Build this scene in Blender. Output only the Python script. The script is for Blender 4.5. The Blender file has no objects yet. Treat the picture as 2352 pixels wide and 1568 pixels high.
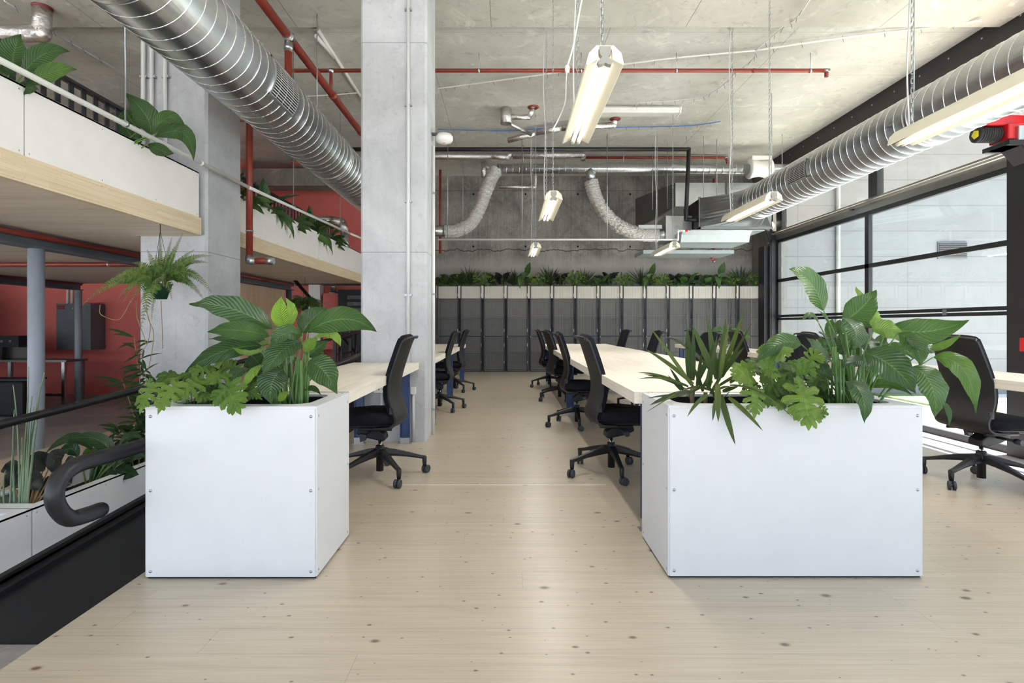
import bpy, math, random
from mathutils import Vector, Matrix, Quaternion
random.seed(7)
C = bpy.context.scene.collection
PI = math.pi
K, CX, CY, EYE = 1240.0, 1165.0, 748.0, 1.13
def P(x, y, Y):
    """point of the place at distance Y seen at photo coordinates x, y"""
    return Vector(((x-CX)*Y/K, Y, EYE-(y-CY)*Y/K))

# ---------------------------------------------------------------- mesh builder
class MB:
    def __init__(s): s.v=[]; s.f=[]; s.sm=[]; s.uv=[]; s.ti=[]
    def add(s, vs, fs, smooth=False, uvs=None, tint=0.5):
        o=len(s.v); s.v += [tuple(v) for v in vs]
        s.uv += (uvs if uvs else [(0,0)]*len(vs)); s.ti += [tint]*len(vs)
        for f in fs: s.f.append(tuple(i+o for i in f)); s.sm.append(smooth)
        return s
    def box(s, x0,x1,y0,y1,z0,z1):
        v=[(x,y,z) for z in (z0,z1) for y in (y0,y1) for x in (x0,x1)]
        return s.add(v,[(0,2,3,1),(4,5,7,6),(0,1,5,4),(2,6,7,3),(0,4,6,2),(1,3,7,5)])
    def obox(s, c, ax, ay, az):
        """box centred at c with half-axis vectors"""
        c=Vector(c); ax,ay,az=Vector(ax),Vector(ay),Vector(az)
        v=[c+ax*i+ay*j+az*k for k in (-1,1) for j in (-1,1) for i in (-1,1)]
        return s.add(v,[(0,2,3,1),(4,5,7,6),(0,1,5,4),(2,6,7,3),(0,4,6,2),(1,3,7,5)])
    def prism(s, pts, a, b, axis='z'):
        """closed outline pts (2D) extruded from a to b along axis"""
        n=len(pts)
        def m(p,t):
            return {'z':(p[0],p[1],t),'y':(p[0],t,p[1]),'x':(t,p[0],p[1])}[axis]
        v=[m(p,a) for p in pts]+[m(p,b) for p in pts]
        f=[tuple(range(n))[::-1],tuple(range(n,2*n))]+[(i,(i+1)%n,n+(i+1)%n,n+i) for i in range(n)]
        return s.add(v,f)
    def tube(s, pts, r, n=10, smooth=True, cap=True, flat=None):
        """tube through pts; r number or list"""
        pts=[Vector(p) for p in pts]; m=len(pts)
        rr = r if isinstance(r,(list,tuple)) else [r]*m
        v=[]; nrm=None
        for i,p in enumerate(pts):
            t=(pts[min(i+1,m-1)]-pts[max(i-1,0)])
            if t.length<1e-9: t=Vector((0,0,1))
            t.normalize()
            if nrm is None:
                a=Vector((0,0,1)) if abs(t.z)<.9 else Vector((1,0,0))
                nrm=t.cross(a).normalized()
            else:
                nrm=(nrm-t*nrm.dot(t))
                nrm = nrm.normalized() if nrm.length>1e-6 else t.orthogonal().normalized()
            b=t.cross(nrm)
            for k in range(n):
                an=2*PI*k/n
                v.append(p+(nrm*math.cos(an)+b*math.sin(an))*rr[i])
        f=[(i*n+k,i*n+(k+1)%n,(i+1)*n+(k+1)%n,(i+1)*n+k) for i in range(m-1) for k in range(n)]
        s.add(v,f,smooth)
        if cap:
            o=len(s.v)-len(v)
            s.f.append(tuple(o+k for k in range(n))[::-1]); s.sm.append(False)
            s.f.append(tuple(o+(m-1)*n+k for k in range(n))); s.sm.append(False)
        return s
    def lathe(s, prof, c=(0,0,0), axis='z', n=24, smooth=True):
        """prof list of (r, t) along axis"""
        c=Vector(c); v=[]
        for r,t in prof:
            for k in range(n):
                a=2*PI*k/n; x,y=r*math.cos(a),r*math.sin(a)
                v.append(c+Vector({'z':(x,y,t),'y':(x,t,y),'x':(t,x,y)}[axis]))
        m=len(prof)
        f=[(i*n+k,i*n+(k+1)%n,(i+1)*n+(k+1)%n,(i+1)*n+k) for i in range(m-1) for k in range(n)]
        return s.add(v,f,smooth)
    def grid(s, rows, smooth=True, uvs=None, tint=.5, close=False):
        """rows: list of equal-length point lists"""
        m=len(rows); n=len(rows[0]); v=[p for r in rows for p in r]
        f=[(i*n+k,i*n+(k+1)%n,(i+1)*n+(k+1)%n,(i+1)*n+k) for i in range(m-1) for k in range(n if close else n-1)]
        return s.add(v,f,smooth,uvs,tint)
    def ball(s, c, r, n=12, sc=(1,1,1)):
        c=Vector(c); m=max(4,n//2); v=[]
        for i in range(m+1):
            th=PI*i/m
            for k in range(n):
                a=2*PI*k/n
                v.append((c.x+r*sc[0]*math.sin(th)*math.cos(a), c.y+r*sc[1]*math.sin(th)*math.sin(a), c.z+r*sc[2]*math.cos(th)))
        f=[(i*n+k,(i+1)*n+k,(i+1)*n+(k+1)%n,i*n+(k+1)%n) for i in range(m) for k in range(n)]
        return s.add(v,f,True)

def arc(c, r, a0, a1, n, plane='xz'):
    c=Vector(c); out=[]
    for i in range(n+1):
        a=a0+(a1-a0)*i/n; u,w=r*math.cos(a),r*math.sin(a)
        out.append(c+Vector({'xz':(u,0,w),'yz':(0,u,w),'xy':(u,w,0)}[plane]))
    return out
def bez(a,b,c,n=8):
    a,b,c=Vector(a),Vector(b),Vector(c)
    return [a*(1-t)**2+b*2*t*(1-t)+c*t*t for t in [i/n for i in range(n+1)]]
def smoothpath(pts, n=6):
    pts=[Vector(p) for p in pts]; out=[]
    q=[pts[0]*2-pts[1]]+pts+[pts[-1]*2-pts[-2]]
    for i in range(1,len(q)-2):
        p0,p1,p2,p3=q[i-1:i+3]
        for k in range(n):
            t=k/n
            out.append(.5*((2*p1)+(p2-p0)*t+(2*p0-5*p1+4*p2-p3)*t*t+(-p0+3*p1-3*p2+p3)*t**3))
    out.append(pts[-1]); return out

def rootloc(o):
    while o.parent: o=o.parent
    return Vector(o.location)
def link(name, mb, mat, parent=None, bevel=0, seg=2, label=None, sub=0, edge=None):
    me=bpy.data.meshes.new(name)
    org=rootloc(parent) if parent else Vector((0,0,0))
    if parent is None and mb.v:
        xs=[v[0] for v in mb.v]; ys=[v[1] for v in mb.v]; zs=[v[2] for v in mb.v]
        org=Vector(((min(xs)+max(xs))/2,(min(ys)+max(ys))/2,min(zs)))
    me.from_pydata([(v[0]-org.x,v[1]-org.y,v[2]-org.z) for v in mb.v],[],mb.f)
    me.polygons.foreach_set('use_smooth',mb.sm)
    if any(u!=(0,0) for u in mb.uv):
        uv=me.uv_layers.new(name='UVMap')
        at=me.attributes.new('tint','FLOAT','POINT')
        at.data.foreach_set('value',mb.ti)
        flat=[]
        for l in me.loops: flat += mb.uv[l.vertex_index]
        uv.data.foreach_set('uv',flat)
    me.materials.append(mat)
    me.update()
    o=bpy.data.objects.new(name,me); C.objects.link(o)
    if parent: o.parent=parent
    else: o.location=org
    if bevel:
        m=o.modifiers.new('bevel','BEVEL'); m.width=bevel; m.segments=seg; m.limit_method='ANGLE'; m.angle_limit=math.radians(40)
    if sub:
        m=o.modifiers.new('sub','SUBSURF'); m.levels=sub; m.render_levels=sub
    if label: o['label']=label
    return o
def thing(name, label, cat, loc=(0,0,0), group=None):
    o=bpy.data.objects.new(name,None); C.objects.link(o); o.location=loc
    o.empty_display_size=.1
    o['label']=label; o['category']=cat
    if group: o['group']=group
    return o
def tag(o, label, cat, group=None, kind=None):
    o['label']=label; o['category']=cat
    if group: o['group']=group
    if kind: o['kind']=kind
    return o
def struct(name, mb, mat, parent=None, bevel=0):
    o=link(name,mb,mat,parent,bevel)
    if not parent: o['kind']='structure'
    return o
def dup(root, loc, rz=0, label=None, group=None, scale=None):
    def cp(o,par):
        c=o.copy(); C.objects.link(c)
        if par: c.parent=par
        for ch in o.children: cp(ch,c)
        return c
    r=cp(root,None); r.location=loc; r.rotation_euler=(0,0,rz)
    if scale: r.scale=scale if isinstance(scale,(tuple,list)) else (scale,)*3
    if label: r['label']=label
    if group: r['group']=group
    return r

# ---------------------------------------------------------------- materials
def newmat(name):
    m=bpy.data.materials.new(name); m.use_nodes=True
    nt=m.node_tree; b=nt.nodes['Principled BSDF']
    return m,nt,b
def nd(nt,t,ins=None,**kw):
    n=nt.nodes.new(t)
    for k,v in kw.items(): setattr(n,k,v)
    for k,v in (ins or {}).items():
        if hasattr(v,'is_linked') or isinstance(v,bpy.types.NodeSocket): nt.links.new(v,n.inputs[k])
        else: n.inputs[k].default_value=v
    return n
def rgb(r,g,b):
    """display 0-255 to linear"""
    def l(c):
        c/=255.0
        return c/12.92 if c<=.04045 else ((c+.055)/1.055)**2.4
    return (l(r),l(g),l(b),1)
def ramp(nt,fac,stops,interp='LINEAR'):
    n=nt.nodes.new('ShaderNodeValToRGB'); nt.links.new(fac,n.inputs[0]); cr=n.color_ramp; cr.interpolation=interp
    while len(cr.elements)<len(stops): cr.elements.new(.5)
    for e,(p,c) in zip(cr.elements,stops): e.position=p; e.color=c if len(c)==4 else (*c,1)
    return n.outputs[0]
def mix(nt,a,b,fac,mode='MIX'):
    n=nt.nodes.new('ShaderNodeMix'); n.data_type='RGBA'; n.blend_type=mode
    for k,v in ((0,fac),(6,a),(7,b)):
        if isinstance(v,bpy.types.NodeSocket): nt.links.new(v,n.inputs[k])
        else: n.inputs[k].default_value=v
    return n.outputs[2]
def mth(nt,op,a,b=0.0,c=None):
    n=nt.nodes.new('ShaderNodeMath'); n.operation=op
    for i,v in enumerate((a,b,c)):
        if v is None: continue
        if isinstance(v,bpy.types.NodeSocket): nt.links.new(v,n.inputs[i])
        else: n.inputs[i].default_value=v
    return n.outputs[0]
def world_pos(nt): return nt.nodes.new('ShaderNodeNewGeometry').outputs['Position']
def obj_pos(nt): return nt.nodes.new('ShaderNodeTexCoord').outputs['Object']
def mapped(nt,vec,scale=(1,1,1),loc=(0,0,0),rot=(0,0,0)):
    n=nd(nt,'ShaderNodeMapping',{'Vector':vec}); n.inputs['Scale'].default_value=scale; n.inputs['Location'].default_value=loc; n.inputs['Rotation'].default_value=rot
    return n.outputs[0]
def noise(nt,vec,scale,detail=4,rough=.55,dist=0.0):
    n=nd(nt,'ShaderNodeTexNoise',{'Vector':vec,'Scale':scale,'Detail':detail,'Roughness':rough,'Distortion':dist}); return n.outputs['Fac']
def bump(nt,b,h,strength=.3,dist=.01):
    n=nd(nt,'ShaderNodeBump',{'Height':h,'Strength':strength,'Distance':dist}); nt.links.new(n.outputs[0],b.inputs['Normal'])

def plain(name,c,rough=.6,metal=0.0,bumpy=0,bs=80,var=.06,spec=.5,coat=0):
    m,nt,b=newmat(name)
    b.inputs['Roughness'].default_value=rough; b.inputs['Metallic'].default_value=metal
    b.inputs['Specular IOR Level'].default_value=spec
    if coat: b.inputs['Coat Weight'].default_value=coat
    pos=obj_pos(nt); n1=noise(nt,pos,6,3)
    lo=tuple(x*(1-var) for x in c[:3])+(1,); hi=tuple(min(1,x*(1+var)) for x in c[:3])+(1,)
    nt.links.new(ramp(nt,n1,[(.3,lo),(.7,hi)]),b.inputs['Base Color'])
    if bumpy: bump(nt,b,noise(nt,pos,bs,3),bumpy,.004)
    return m

def concrete(name,c0,c1,light_amt=.55,med_amt=.75,stain=None,streak=0.0,joint=None,holes=None,rust=0.0,scale=1.0,rough=.85,axis='xy',crack=False):
    m,nt,b=newmat(name); pos=world_pos(nt)
    big=noise(nt,mapped(nt,pos,(.55*scale,.55*scale,.55*scale)),1.6,6,.6,.6)
    fine=noise(nt,pos,38,4,.6)
    col=ramp(nt,big,[(.32,c0),(.68,c1)])
    col=mix(nt,col,(.5,.5,.5,1),mth(nt,'MULTIPLY',fine,.22),'OVERLAY')
    med=noise(nt,pos,5.5*scale,8,.7,1.2)
    col=mix(nt,col,tuple(x*.55 for x in c0[:3])+(1,),ramp(nt,med,[(.54,(0,0,0)),(.78,(med_amt,)*3)]))
    light=noise(nt,mapped(nt,pos,(1,1,1),(7,3,1)),2.3*scale,7,.65,1.5)
    col=mix(nt,col,tuple(min(1,x*1.35) for x in c1[:3])+(1,),ramp(nt,light,[(.56,(0,0,0)),(.7,(light_amt,)*3)]))
    if streak:
        st=noise(nt,mapped(nt,pos,(14,14,.5)),1.6,8,.75,1.2)
        col=mix(nt,col,tuple(x*.45 for x in c0[:3])+(1,),mth(nt,'MULTIPLY',ramp(nt,st,[(.46,(0,0,0)),(.72,(1,1,1))]),streak))
    if rust:
        r1=noise(nt,pos,11,6,.8,2.0); r2=noise(nt,pos,.9,3)
        fac=mth(nt,'MULTIPLY',ramp(nt,r1,[(.6,(0,0,0)),(.68,(1,1,1))]),mth(nt,'MULTIPLY',ramp(nt,r2,[(.45,(0,0,0)),(.65,(1,1,1))]),rust))
        col=mix(nt,col,rgb(165,112,60),fac)
    sx=nd(nt,'ShaderNodeSeparateXYZ',{0:pos})
    def line(sock,period,off,w):
        f=mth(nt,'FRACT',mth(nt,'DIVIDE',mth(nt,'ADD',sock,off),period))
        d=mth(nt,'ABSOLUTE',mth(nt,'SUBTRACT',f,.5))
        return mth(nt,'GREATER_THAN',d,.5-w/period)
    for j in (joint or []):
        ax,per,off,w,amt=j
        col=mix(nt,col,tuple(x*.35 for x in c0[:3])+(1,),mth(nt,'MULTIPLY',line(sx.outputs[ax],per,off,w),amt))
    for (ax,per,off,zc) in (holes or []):
        fx=mth(nt,'SUBTRACT',mth(nt,'FRACT',mth(nt,'DIVIDE',mth(nt,'ADD',sx.outputs[ax],off),per)),.5)
        dx=mth(nt,'MULTIPLY',fx,per); dz=mth(nt,'SUBTRACT',sx.outputs[2],zc)
        d=mth(nt,'ADD',mth(nt,'MULTIPLY',dx,dx),mth(nt,'MULTIPLY',dz,dz))
        col=mix(nt,col,(.01,.01,.01,1),mth(nt,'LESS_THAN',d,.026**2))
    if crack:
        wob=mth(nt,'MULTIPLY',mth(nt,'SUBTRACT',noise(nt,mapped(nt,pos,(1,1,.05)),2.2,6,.7),.5),.30)
        d=mth(nt,'ABSOLUTE',mth(nt,'SUBTRACT',mth(nt,'ADD',sx.outputs[2],wob),crack))
        col=mix(nt,col,(.03,.028,.025,1),mth(nt,'MULTIPLY',mth(nt,'LESS_THAN',d,.012),.8))
        up=mth(nt,'SUBTRACT',crack-.12,mth(nt,'ADD',sx.outputs[2],wob))
        col=mix(nt,col,tuple(min(1,x*1.25) for x in c1[:3])+(1,),mth(nt,'MULTIPLY',ramp(nt,up,[(0,(0,0,0)),(.3,(1,1,1))]),.7))
    nt.links.new(col,b.inputs['Base Color'])
    b.inputs['Roughness'].default_value=rough; b.inputs['Specular IOR Level'].default_value=.3
    bump(nt,b,mth(nt,'ADD',mth(nt,'MULTIPLY',med,.6),fine),.25,.008)
    return m

def timber(name,c0,c1,ck,plank=.15,plen=2.6,along='x',knots=.8,rough=.4,gap=.0012,kscale=1.0,gapamt=.5,layers=None,coat=0.0):
    """boards running along one axis, with grain and knots"""
    m,nt,b=newmat(name); pos=world_pos(nt)
    s=nd(nt,'ShaderNodeSeparateXYZ',{0:pos}).outputs
    if along=='x': L,W,T=s[0],s[1],s[2]
    elif along=='y': L,W,T=s[1],s[0],s[2]
    elif along=='yz': L,W,T=s[1],s[2],s[0]
    else: L,W,T=s[2],s[1],s[0]
    row=mth(nt,'FLOOR',mth(nt,'DIVIDE',W,plank))
    rnd=nd(nt,'ShaderNodeTexWhiteNoise',{'W':row},noise_dimensions='1D').outputs[0]
    Ls=mth(nt,'ADD',L,mth(nt,'MULTIPLY',rnd,plen*3.1))
    seg=mth(nt,'FLOOR',mth(nt,'DIVIDE',Ls,plen))
    cid=nd(nt,'ShaderNodeCombineXYZ',{0:row,1:seg}).outputs[0]
    pr=nd(nt,'ShaderNodeTexWhiteNoise',{'Vector':cid},noise_dimensions='3D').outputs[0]
    v=nd(nt,'ShaderNodeCombineXYZ',{0:mth(nt,'MULTIPLY',L,1.0),1:mth(nt,'ADD',W,mth(nt,'MULTIPLY',pr,7.0)),2:T}).outputs[0]
    g=noise(nt,mapped(nt,v,(.9,22,22)),1.6,5,.6,.6)
    g2=noise(nt,mapped(nt,v,(1.2,60,60)),2.0,3,.6,.3)
    col=ramp(nt,g,[(.3,c0),(.62,c1)])
    col=mix(nt,col,tuple(x*.72 for x in c0[:3])+(1,),ramp(nt,g2,[(.5,(0,0,0)),(.75,(.5,.5,.5))]))
    tone=mth(nt,'MULTIPLY',mth(nt,'SUBTRACT',pr,.5),.34)
    col=mix(nt,col,tuple(x*.68 for x in c0[:3])+(1,),mth(nt,'MAXIMUM',tone,0.0))
    if knots:
        for ks,kr,sd in ((4.0,.082,0.0),(9.5,.085,5.0)):
            vv=nd(nt,'ShaderNodeCombineXYZ',{0:mth(nt,'ADD',mth(nt,'MULTIPLY',L,.62),sd),1:W,2:0.0}).outputs[0]
            vo=nd(nt,'ShaderNodeTexVoronoi',{'Vector':vv,'Scale':ks*kscale,'Randomness':1.0},voronoi_dimensions='2D')
            size=nd(nt,'ShaderNodeTexWhiteNoise',{'Vector':vo.outputs['Color']},noise_dimensions='3D').outputs[0]
            rr=mth(nt,'MULTIPLY',mth(nt,'POWER',size,1.35),kr)
            q=mth(nt,'DIVIDE',vo.outputs['Distance'],mth(nt,'MAXIMUM',rr,.001))
            k=ramp(nt,q,[(.0,(1,1,1)),(.42,(.9,.9,.9)),(.62,(.35,.35,.35)),(1.0,(0,0,0))])
            col=mix(nt,col,ck,mth(nt,'MULTIPLY',k,knots))
    def edge(sock,per,w):
        f=mth(nt,'ABSOLUTE',mth(nt,'SUBTRACT',mth(nt,'FRACT',mth(nt,'DIVIDE',sock,per)),.5))
        return mth(nt,'GREATER_THAN',f,.5-w/per)
    e=mth(nt,'MAXIMUM',edge(W,plank,gap),edge(Ls,plen,gap))
    col=mix(nt,col,tuple(x*.3 for x in c0[:3])+(1,),mth(nt,'MULTIPLY',e,gapamt))
    nt.links.new(col,b.inputs['Base Color'])
    b.inputs['Roughness'].default_value=rough
    if coat: b.inputs['Coat Weight'].default_value=coat; b.inputs['Coat Roughness'].default_value=.25
    bump(nt,b,mth(nt,'SUBTRACT',g2,mth(nt,'MULTIPLY',e,2.0)),.08,.002)
    return m

def metal_galv(name,c=(.62,.64,.65,1),rough=.3,patch=.5,brush='y'):
    m,nt,b=newmat(name); pos=obj_pos(nt)
    vo=nd(nt,'ShaderNodeTexVoronoi',{'Vector':pos,'Scale':26.0}).outputs['Color']
    n1=noise(nt,pos,3.5,5,.6,.8)
    sc={'y':(30,1.2,30),'x':(1.2,30,30),'z':(30,30,1.2)}[brush]
    n2=noise(nt,mapped(nt,pos,sc),1.5,4)
    f=mth(nt,'ADD',mth(nt,'MULTIPLY',n1,.6),mth(nt,'MULTIPLY',n2,.4))
    col=ramp(nt,f,[(.3,tuple(x*(1-.35*patch) for x in c[:3])+(1,)),(.7,c)])
    col=mix(nt,col,vo,.06,'OVERLAY')
    nt.links.new(col,b.inputs['Base Color'])
    b.inputs['Metallic'].default_value=1.0
    r=mth(nt,'ADD',mth(nt,'MULTIPLY',f,.25),rough-.1); nt.links.new(r,b.inputs['Roughness'])
    bump(nt,b,mth(nt,'ADD',n2,n1),.12,.01)
    return m
def metal_foil(name,c=(.80,.79,.77,1),rough=.2,scale=20,strength=.9,wrinkle=(1,1,1)):
    m,nt,b=newmat(name); pos=obj_pos(nt)
    vec=mapped(nt,pos,wrinkle)
    n1=noise(nt,vec,scale,6,.7,2.5); n2=nd(nt,'ShaderNodeTexVoronoi',{'Vector':vec,'Scale':scale*1.6},feature='DISTANCE_TO_EDGE').outputs[0]
    b.inputs['Base Color'].default_value=c; b.inputs['Metallic'].default_value=1.0; b.inputs['Roughness'].default_value=rough
    bump(nt,b,mth(nt,'ADD',n1,mth(nt,'MULTIPLY',n2,.8)),strength,.03)
    return m
def emit(name,c,s):
    m=bpy.data.materials.new(name); m.use_nodes=True; nt=m.node_tree; nt.nodes.clear()
    e=nd(nt,'ShaderNodeEmission',{'Color':c,'Strength':s}); o=nt.nodes.new('ShaderNodeOutputMaterial'); nt.links.new(e.outputs[0],o.inputs[0]); return m
def glass(name,tint,gloss=.08,dust=0.0):
    m=bpy.data.materials.new(name); m.use_nodes=True; nt=m.node_tree; nt.nodes.clear()
    t=nd(nt,'ShaderNodeBsdfTransparent',{'Color':tint}); g=nd(nt,'ShaderNodeBsdfGlossy',{'Color':(1,1,1,1),'Roughness':.02})
    lw=nt.nodes.new('ShaderNodeLayerWeight'); lw.inputs['Blend'].default_value=.5
    fr_=mth(nt,'ADD',mth(nt,'MULTIPLY',mth(nt,'POWER',lw.outputs['Facing'],5.0),.75),.03)
    mx=nt.nodes.new('ShaderNodeMixShader'); nt.links.new(fr_,mx.inputs[0]); nt.links.new(t.outputs[0],mx.inputs[1]); nt.links.new(g.outputs[0],mx.inputs[2])
    last=mx.outputs[0]
    if dust:
        d=nd(nt,'ShaderNodeBsdfDiffuse',{'Color':(.5,.5,.48,1)}); m2=nt.nodes.new('ShaderNodeMixShader')
        f=mth(nt,'MULTIPLY',noise(nt,world_pos(nt),1.2,4),dust); nt.links.new(f,m2.inputs[0]); nt.links.new(last,m2.inputs[1]); nt.links.new(d.outputs[0],m2.inputs[2]); last=m2.outputs[0]
    o=nt.nodes.new('ShaderNodeOutputMaterial'); nt.links.new(last,o.inputs[0]); return m
def leafmat(name,dark,mid,bright,vein,nv=16,rough=.38,trans=.22,veinamt=.35,slant=6.0):
    """veined leaf: UV x runs along the midrib, UV y across; tint attribute picks the leaf's own green"""
    m=bpy.data.materials.new(name); m.use_nodes=True; nt=m.node_tree; b=nt.nodes['Principled BSDF']; out=nt.nodes['Material Output']
    uv=nd(nt,'ShaderNodeSeparateXYZ',{0:nt.nodes.new('ShaderNodeTexCoord').outputs['UV']}).outputs
    ti=nd(nt,'ShaderNodeAttribute',attribute_name='tint').outputs['Fac']
    s=mth(nt,'ABSOLUTE',mth(nt,'SUBTRACT',uv[1],.5))            # 0..0.5
    ph=mth(nt,'FRACT',mth(nt,'SUBTRACT',mth(nt,'MULTIPLY',uv[0],nv),mth(nt,'MULTIPLY',s,slant)))
    tri=mth(nt,'ABSOLUTE',mth(nt,'SUBTRACT',ph,.5))
    vn=ramp(nt,tri,[(.0,(1,1,1)),(.10,(.25,.25,.25)),(.25,(0,0,0))])
    mid_=ramp(nt,s,[(.0,(1,1,1)),(.014,(.8,.8,.8)),(.03,(0,0,0))])
    pos=obj_pos(nt); n1=noise(nt,pos,9,4)
    base=ramp(nt,mth(nt,'ADD',ti,mth(nt,'MULTIPLY',mth(nt,'SUBTRACT',n1,.5),.25)),[(.05,dark),(.5,mid),(.95,bright)])
    col=mix(nt,base,vein,mth(nt,'MULTIPLY',vn,veinamt))
    col=mix(nt,col,vein,mth(nt,'MULTIPLY',mid_,.75))
    nt.links.new(col,b.inputs['Base Color']); b.inputs['Roughness'].default_value=rough; b.inputs['Specular IOR Level'].default_value=.5
    bump(nt,b,mth(nt,'ADD',mth(nt,'MULTIPLY',tri,2.0),mth(nt,'MULTIPLY',n1,.4)),.8,.007)
    tr=nd(nt,'ShaderNodeBsdfTranslucent',{'Color':mix(nt,col,(.35,.75,.05,1),.35)})
    mx=nt.nodes.new('ShaderNodeMixShader'); mx.inputs[0].default_value=trans
    nt.links.new(b.outputs[0],mx.inputs[1]); nt.links.new(tr.outputs[0],mx.inputs[2]); nt.links.new(mx.outputs[0],out.inputs[0])
    return m

M={}
M['floor']=timber('pine_floor',rgb(176,164,146),rgb(188,176,159),rgb(88,64,46),plank=.155,plen=3.1,along='x',knots=.85,rough=.36,gapamt=.38,coat=.15)
M['desk']=timber('desk_timber',rgb(222,213,198),rgb(236,228,215),rgb(190,160,120),plank=.04,plen=.6,along='y',knots=.0,rough=.45,gapamt=.10)
M['clt']=timber('glulam_edge',rgb(212,190,156),rgb(224,206,176),rgb(140,95,55),plank=.042,plen=.42,along='yz',knots=.35,rough=.55,gapamt=.25,kscale=1.6)
M['soffit']=timber('deck_soffit',rgb(214,198,178),rgb(230,216,198),rgb(120,92,66),plank=.11,plen=4,along='x',knots=.25,rough=.6,gapamt=.3)
M['ply']=timber('knotty_board',rgb(205,172,140),rgb(216,186,156),rgb(110,75,50),plank=.12,plen=5,along='z',knots=.8,rough=.6,kscale=1.5,gapamt=.4)
M['bench']=timber('bench_timber',rgb(200,180,155),rgb(215,196,172),rgb(120,92,66),plank=.3,plen=3,along='y',knots=.3,rough=.5)
M['board']=plain('white_cement_board',rgb(209,210,213),.55,bumpy=.12,bs=140,var=.02)
M['board2']=plain('cream_cement_board',rgb(243,238,234),.6,bumpy=.12,bs=140,var=.025)
M['column']=concrete('column_concrete',rgb(168,170,173),rgb(192,194,197),light_amt=.15,med_amt=.45,streak=.10,joint=[(2,2.05,.20,.004,.6)],scale=2.0)
M['ceil']=concrete('ceiling_concrete',rgb(178,177,171),rgb(202,201,196),rust=.5,joint=[(0,2.44,1.1,.006,.5),(1,1.22,.2,.005,.35)],scale=1.0)
M['ceil2']=concrete('beam_concrete',rgb(174,171,163),rgb(200,198,190),rust=.9,joint=[(0,2.44,.2,.006,.6)],scale=1.0)
M['backwall']=concrete('wall_concrete',rgb(104,101,98),rgb(160,155,150),streak=.6,light_amt=.4,joint=[(2,2.4,.18,.008,.5),(0,2.4,.75,.008,.4)],holes=[(0,1.35,.2,4.53),(0,1.35,.2,3.18)],crack=3.08,scale=1.4)
M['sidewall']=concrete('side_concrete',rgb(120,116,110),rgb(150,146,140),streak=.3)
M['ground']=concrete('slab_concrete',rgb(150,145,144),rgb(178,172,170),scale=1.2,rough=.5)
M['red']=plain('salmon_paint',rgb(214,112,104),.75,var=.03)
M['redpipe']=plain('red_pipe_paint',rgb(132,50,38),.4,var=.12)
M['redgloss']=plain('red_gloss',rgb(190,30,40),.3)
M['black']=plain('black_steel',rgb(30,30,33),.45,var=.1)
M['rail']=plain('rail_black',rgb(36,36,40),.38,metal=.3,var=.15,bumpy=.05)
M['rubber']=plain('black_rubber',rgb(26,27,31),.6,var=.25,bumpy=.1,bs=20)
M['galv']=metal_galv('galvanised')
M['galvx']=metal_galv('galvanised_crossways',brush='x')
M['seam']=metal_galv('duct_seam',(.85,.87,.88,1),.25,.1)
M['foil']=metal_foil('foil_flex',c=(.9,.89,.87,1),scale=9,strength=1.0,wrinkle=(1,1,2.2),rough=.14)
M['foil2']=metal_foil('foil_wrap',scale=7,strength=.5,rough=.22)
M['tank']=metal_galv('rod_zinc',(.55,.60,.63,1),.4,.2,'z')
M['screw']=plain('zinc_screw',rgb(170,172,176),.35,metal=.9)
M['white']=plain('white_plastic',rgb(232,231,226),.45,var=.02)
M['conduit']=plain('grey_conduit',rgb(205,206,206),.45,var=.03)
M['steelgrey']=plain('grey_steel_paint',rgb(96,101,108),.5,var=.06)
M['postgrey']=plain('light_grey_post',rgb(150,158,170),.5,var=.04)
M['blue']=plain('blue_steel_paint',rgb(44,66,112),.45,var=.2)
M['baresteel']=metal_galv('bare_steel',(.5,.5,.5,1),.4,.5,'z')
M['chairblack']=plain('chair_plastic',rgb(26,26,28),.5,bumpy=.08,bs=400)
M['chairshell']=plain('chair_shell',rgb(27,27,27),.55,bumpy=.12,bs=500)
M['fabric']=plain('chair_fabric',rgb(26,27,34),.95,bumpy=.5,bs=600,spec=.2)
M['chrome']=plain('chrome',rgb(225,225,228),.12,metal=1.0)
M['caster']=plain('caster_grey',rgb(56,58,64),.5)
M['tube']=emit('lit_tube',(1,.96,.88,1),2.2)
M['reflector']=plain('cream_reflector',rgb(242,236,214),.35,var=.01)
M['endcap']=plain('grey_endcap',rgb(150,148,142),.5)
M['prism']=plain('prismatic_acrylic',rgb(222,222,216),.2)
M['glass']=glass('clear_glass',(.93,.96,.95,1))
M['glasshi']=glass('tinted_glass',(1,.98,.92,1),dust=.02)
M['trough']=plain('pale_trough_board',rgb(236,238,242),.55,bumpy=.1,var=.02)
M['tray']=plain('pale_tray_metal',rgb(160,168,170),.35,metal=.3)
M['darkstem']=plain('dark_stem',rgb(82,70,50),.7,var=.2)
M['blueish']=plain('blue_cable',rgb(70,112,180),.5)
M['pipegrey']=plain('downpipe_grey',rgb(150,150,148),.5)
M['aluminium']=plain('grey_aluminium',rgb(122,122,118),.35,metal=.6,var=.05)
M['alumlight']=plain('satin_tube',rgb(205,200,192),.3,metal=.7)
M['soil']=plain('potting_soil',rgb(38,30,24),.95,bumpy=1,bs=60,var=.4)
M['liner']=plain('black_liner',rgb(20,22,28),.5)
M['mesh']=plain('black_wire',rgb(52,52,56),.45,metal=.3)
M['lockwire']=plain('wire_grid',rgb(150,147,142),.4,metal=.6)
M['lockback']=plain('locker_back',rgb(92,91,90),.6,var=.1)
M['locktop']=plain('locker_fascia',rgb(238,231,218),.6,var=.02)
M['dkgreen']=plain('green_pot',rgb(24,58,40),.45)
M['brownpot']=plain('bronze_pot',rgb(78,58,42),.4)
M['screen']=emit('screen_glow',(.25,.45,1,1),.8)
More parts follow.
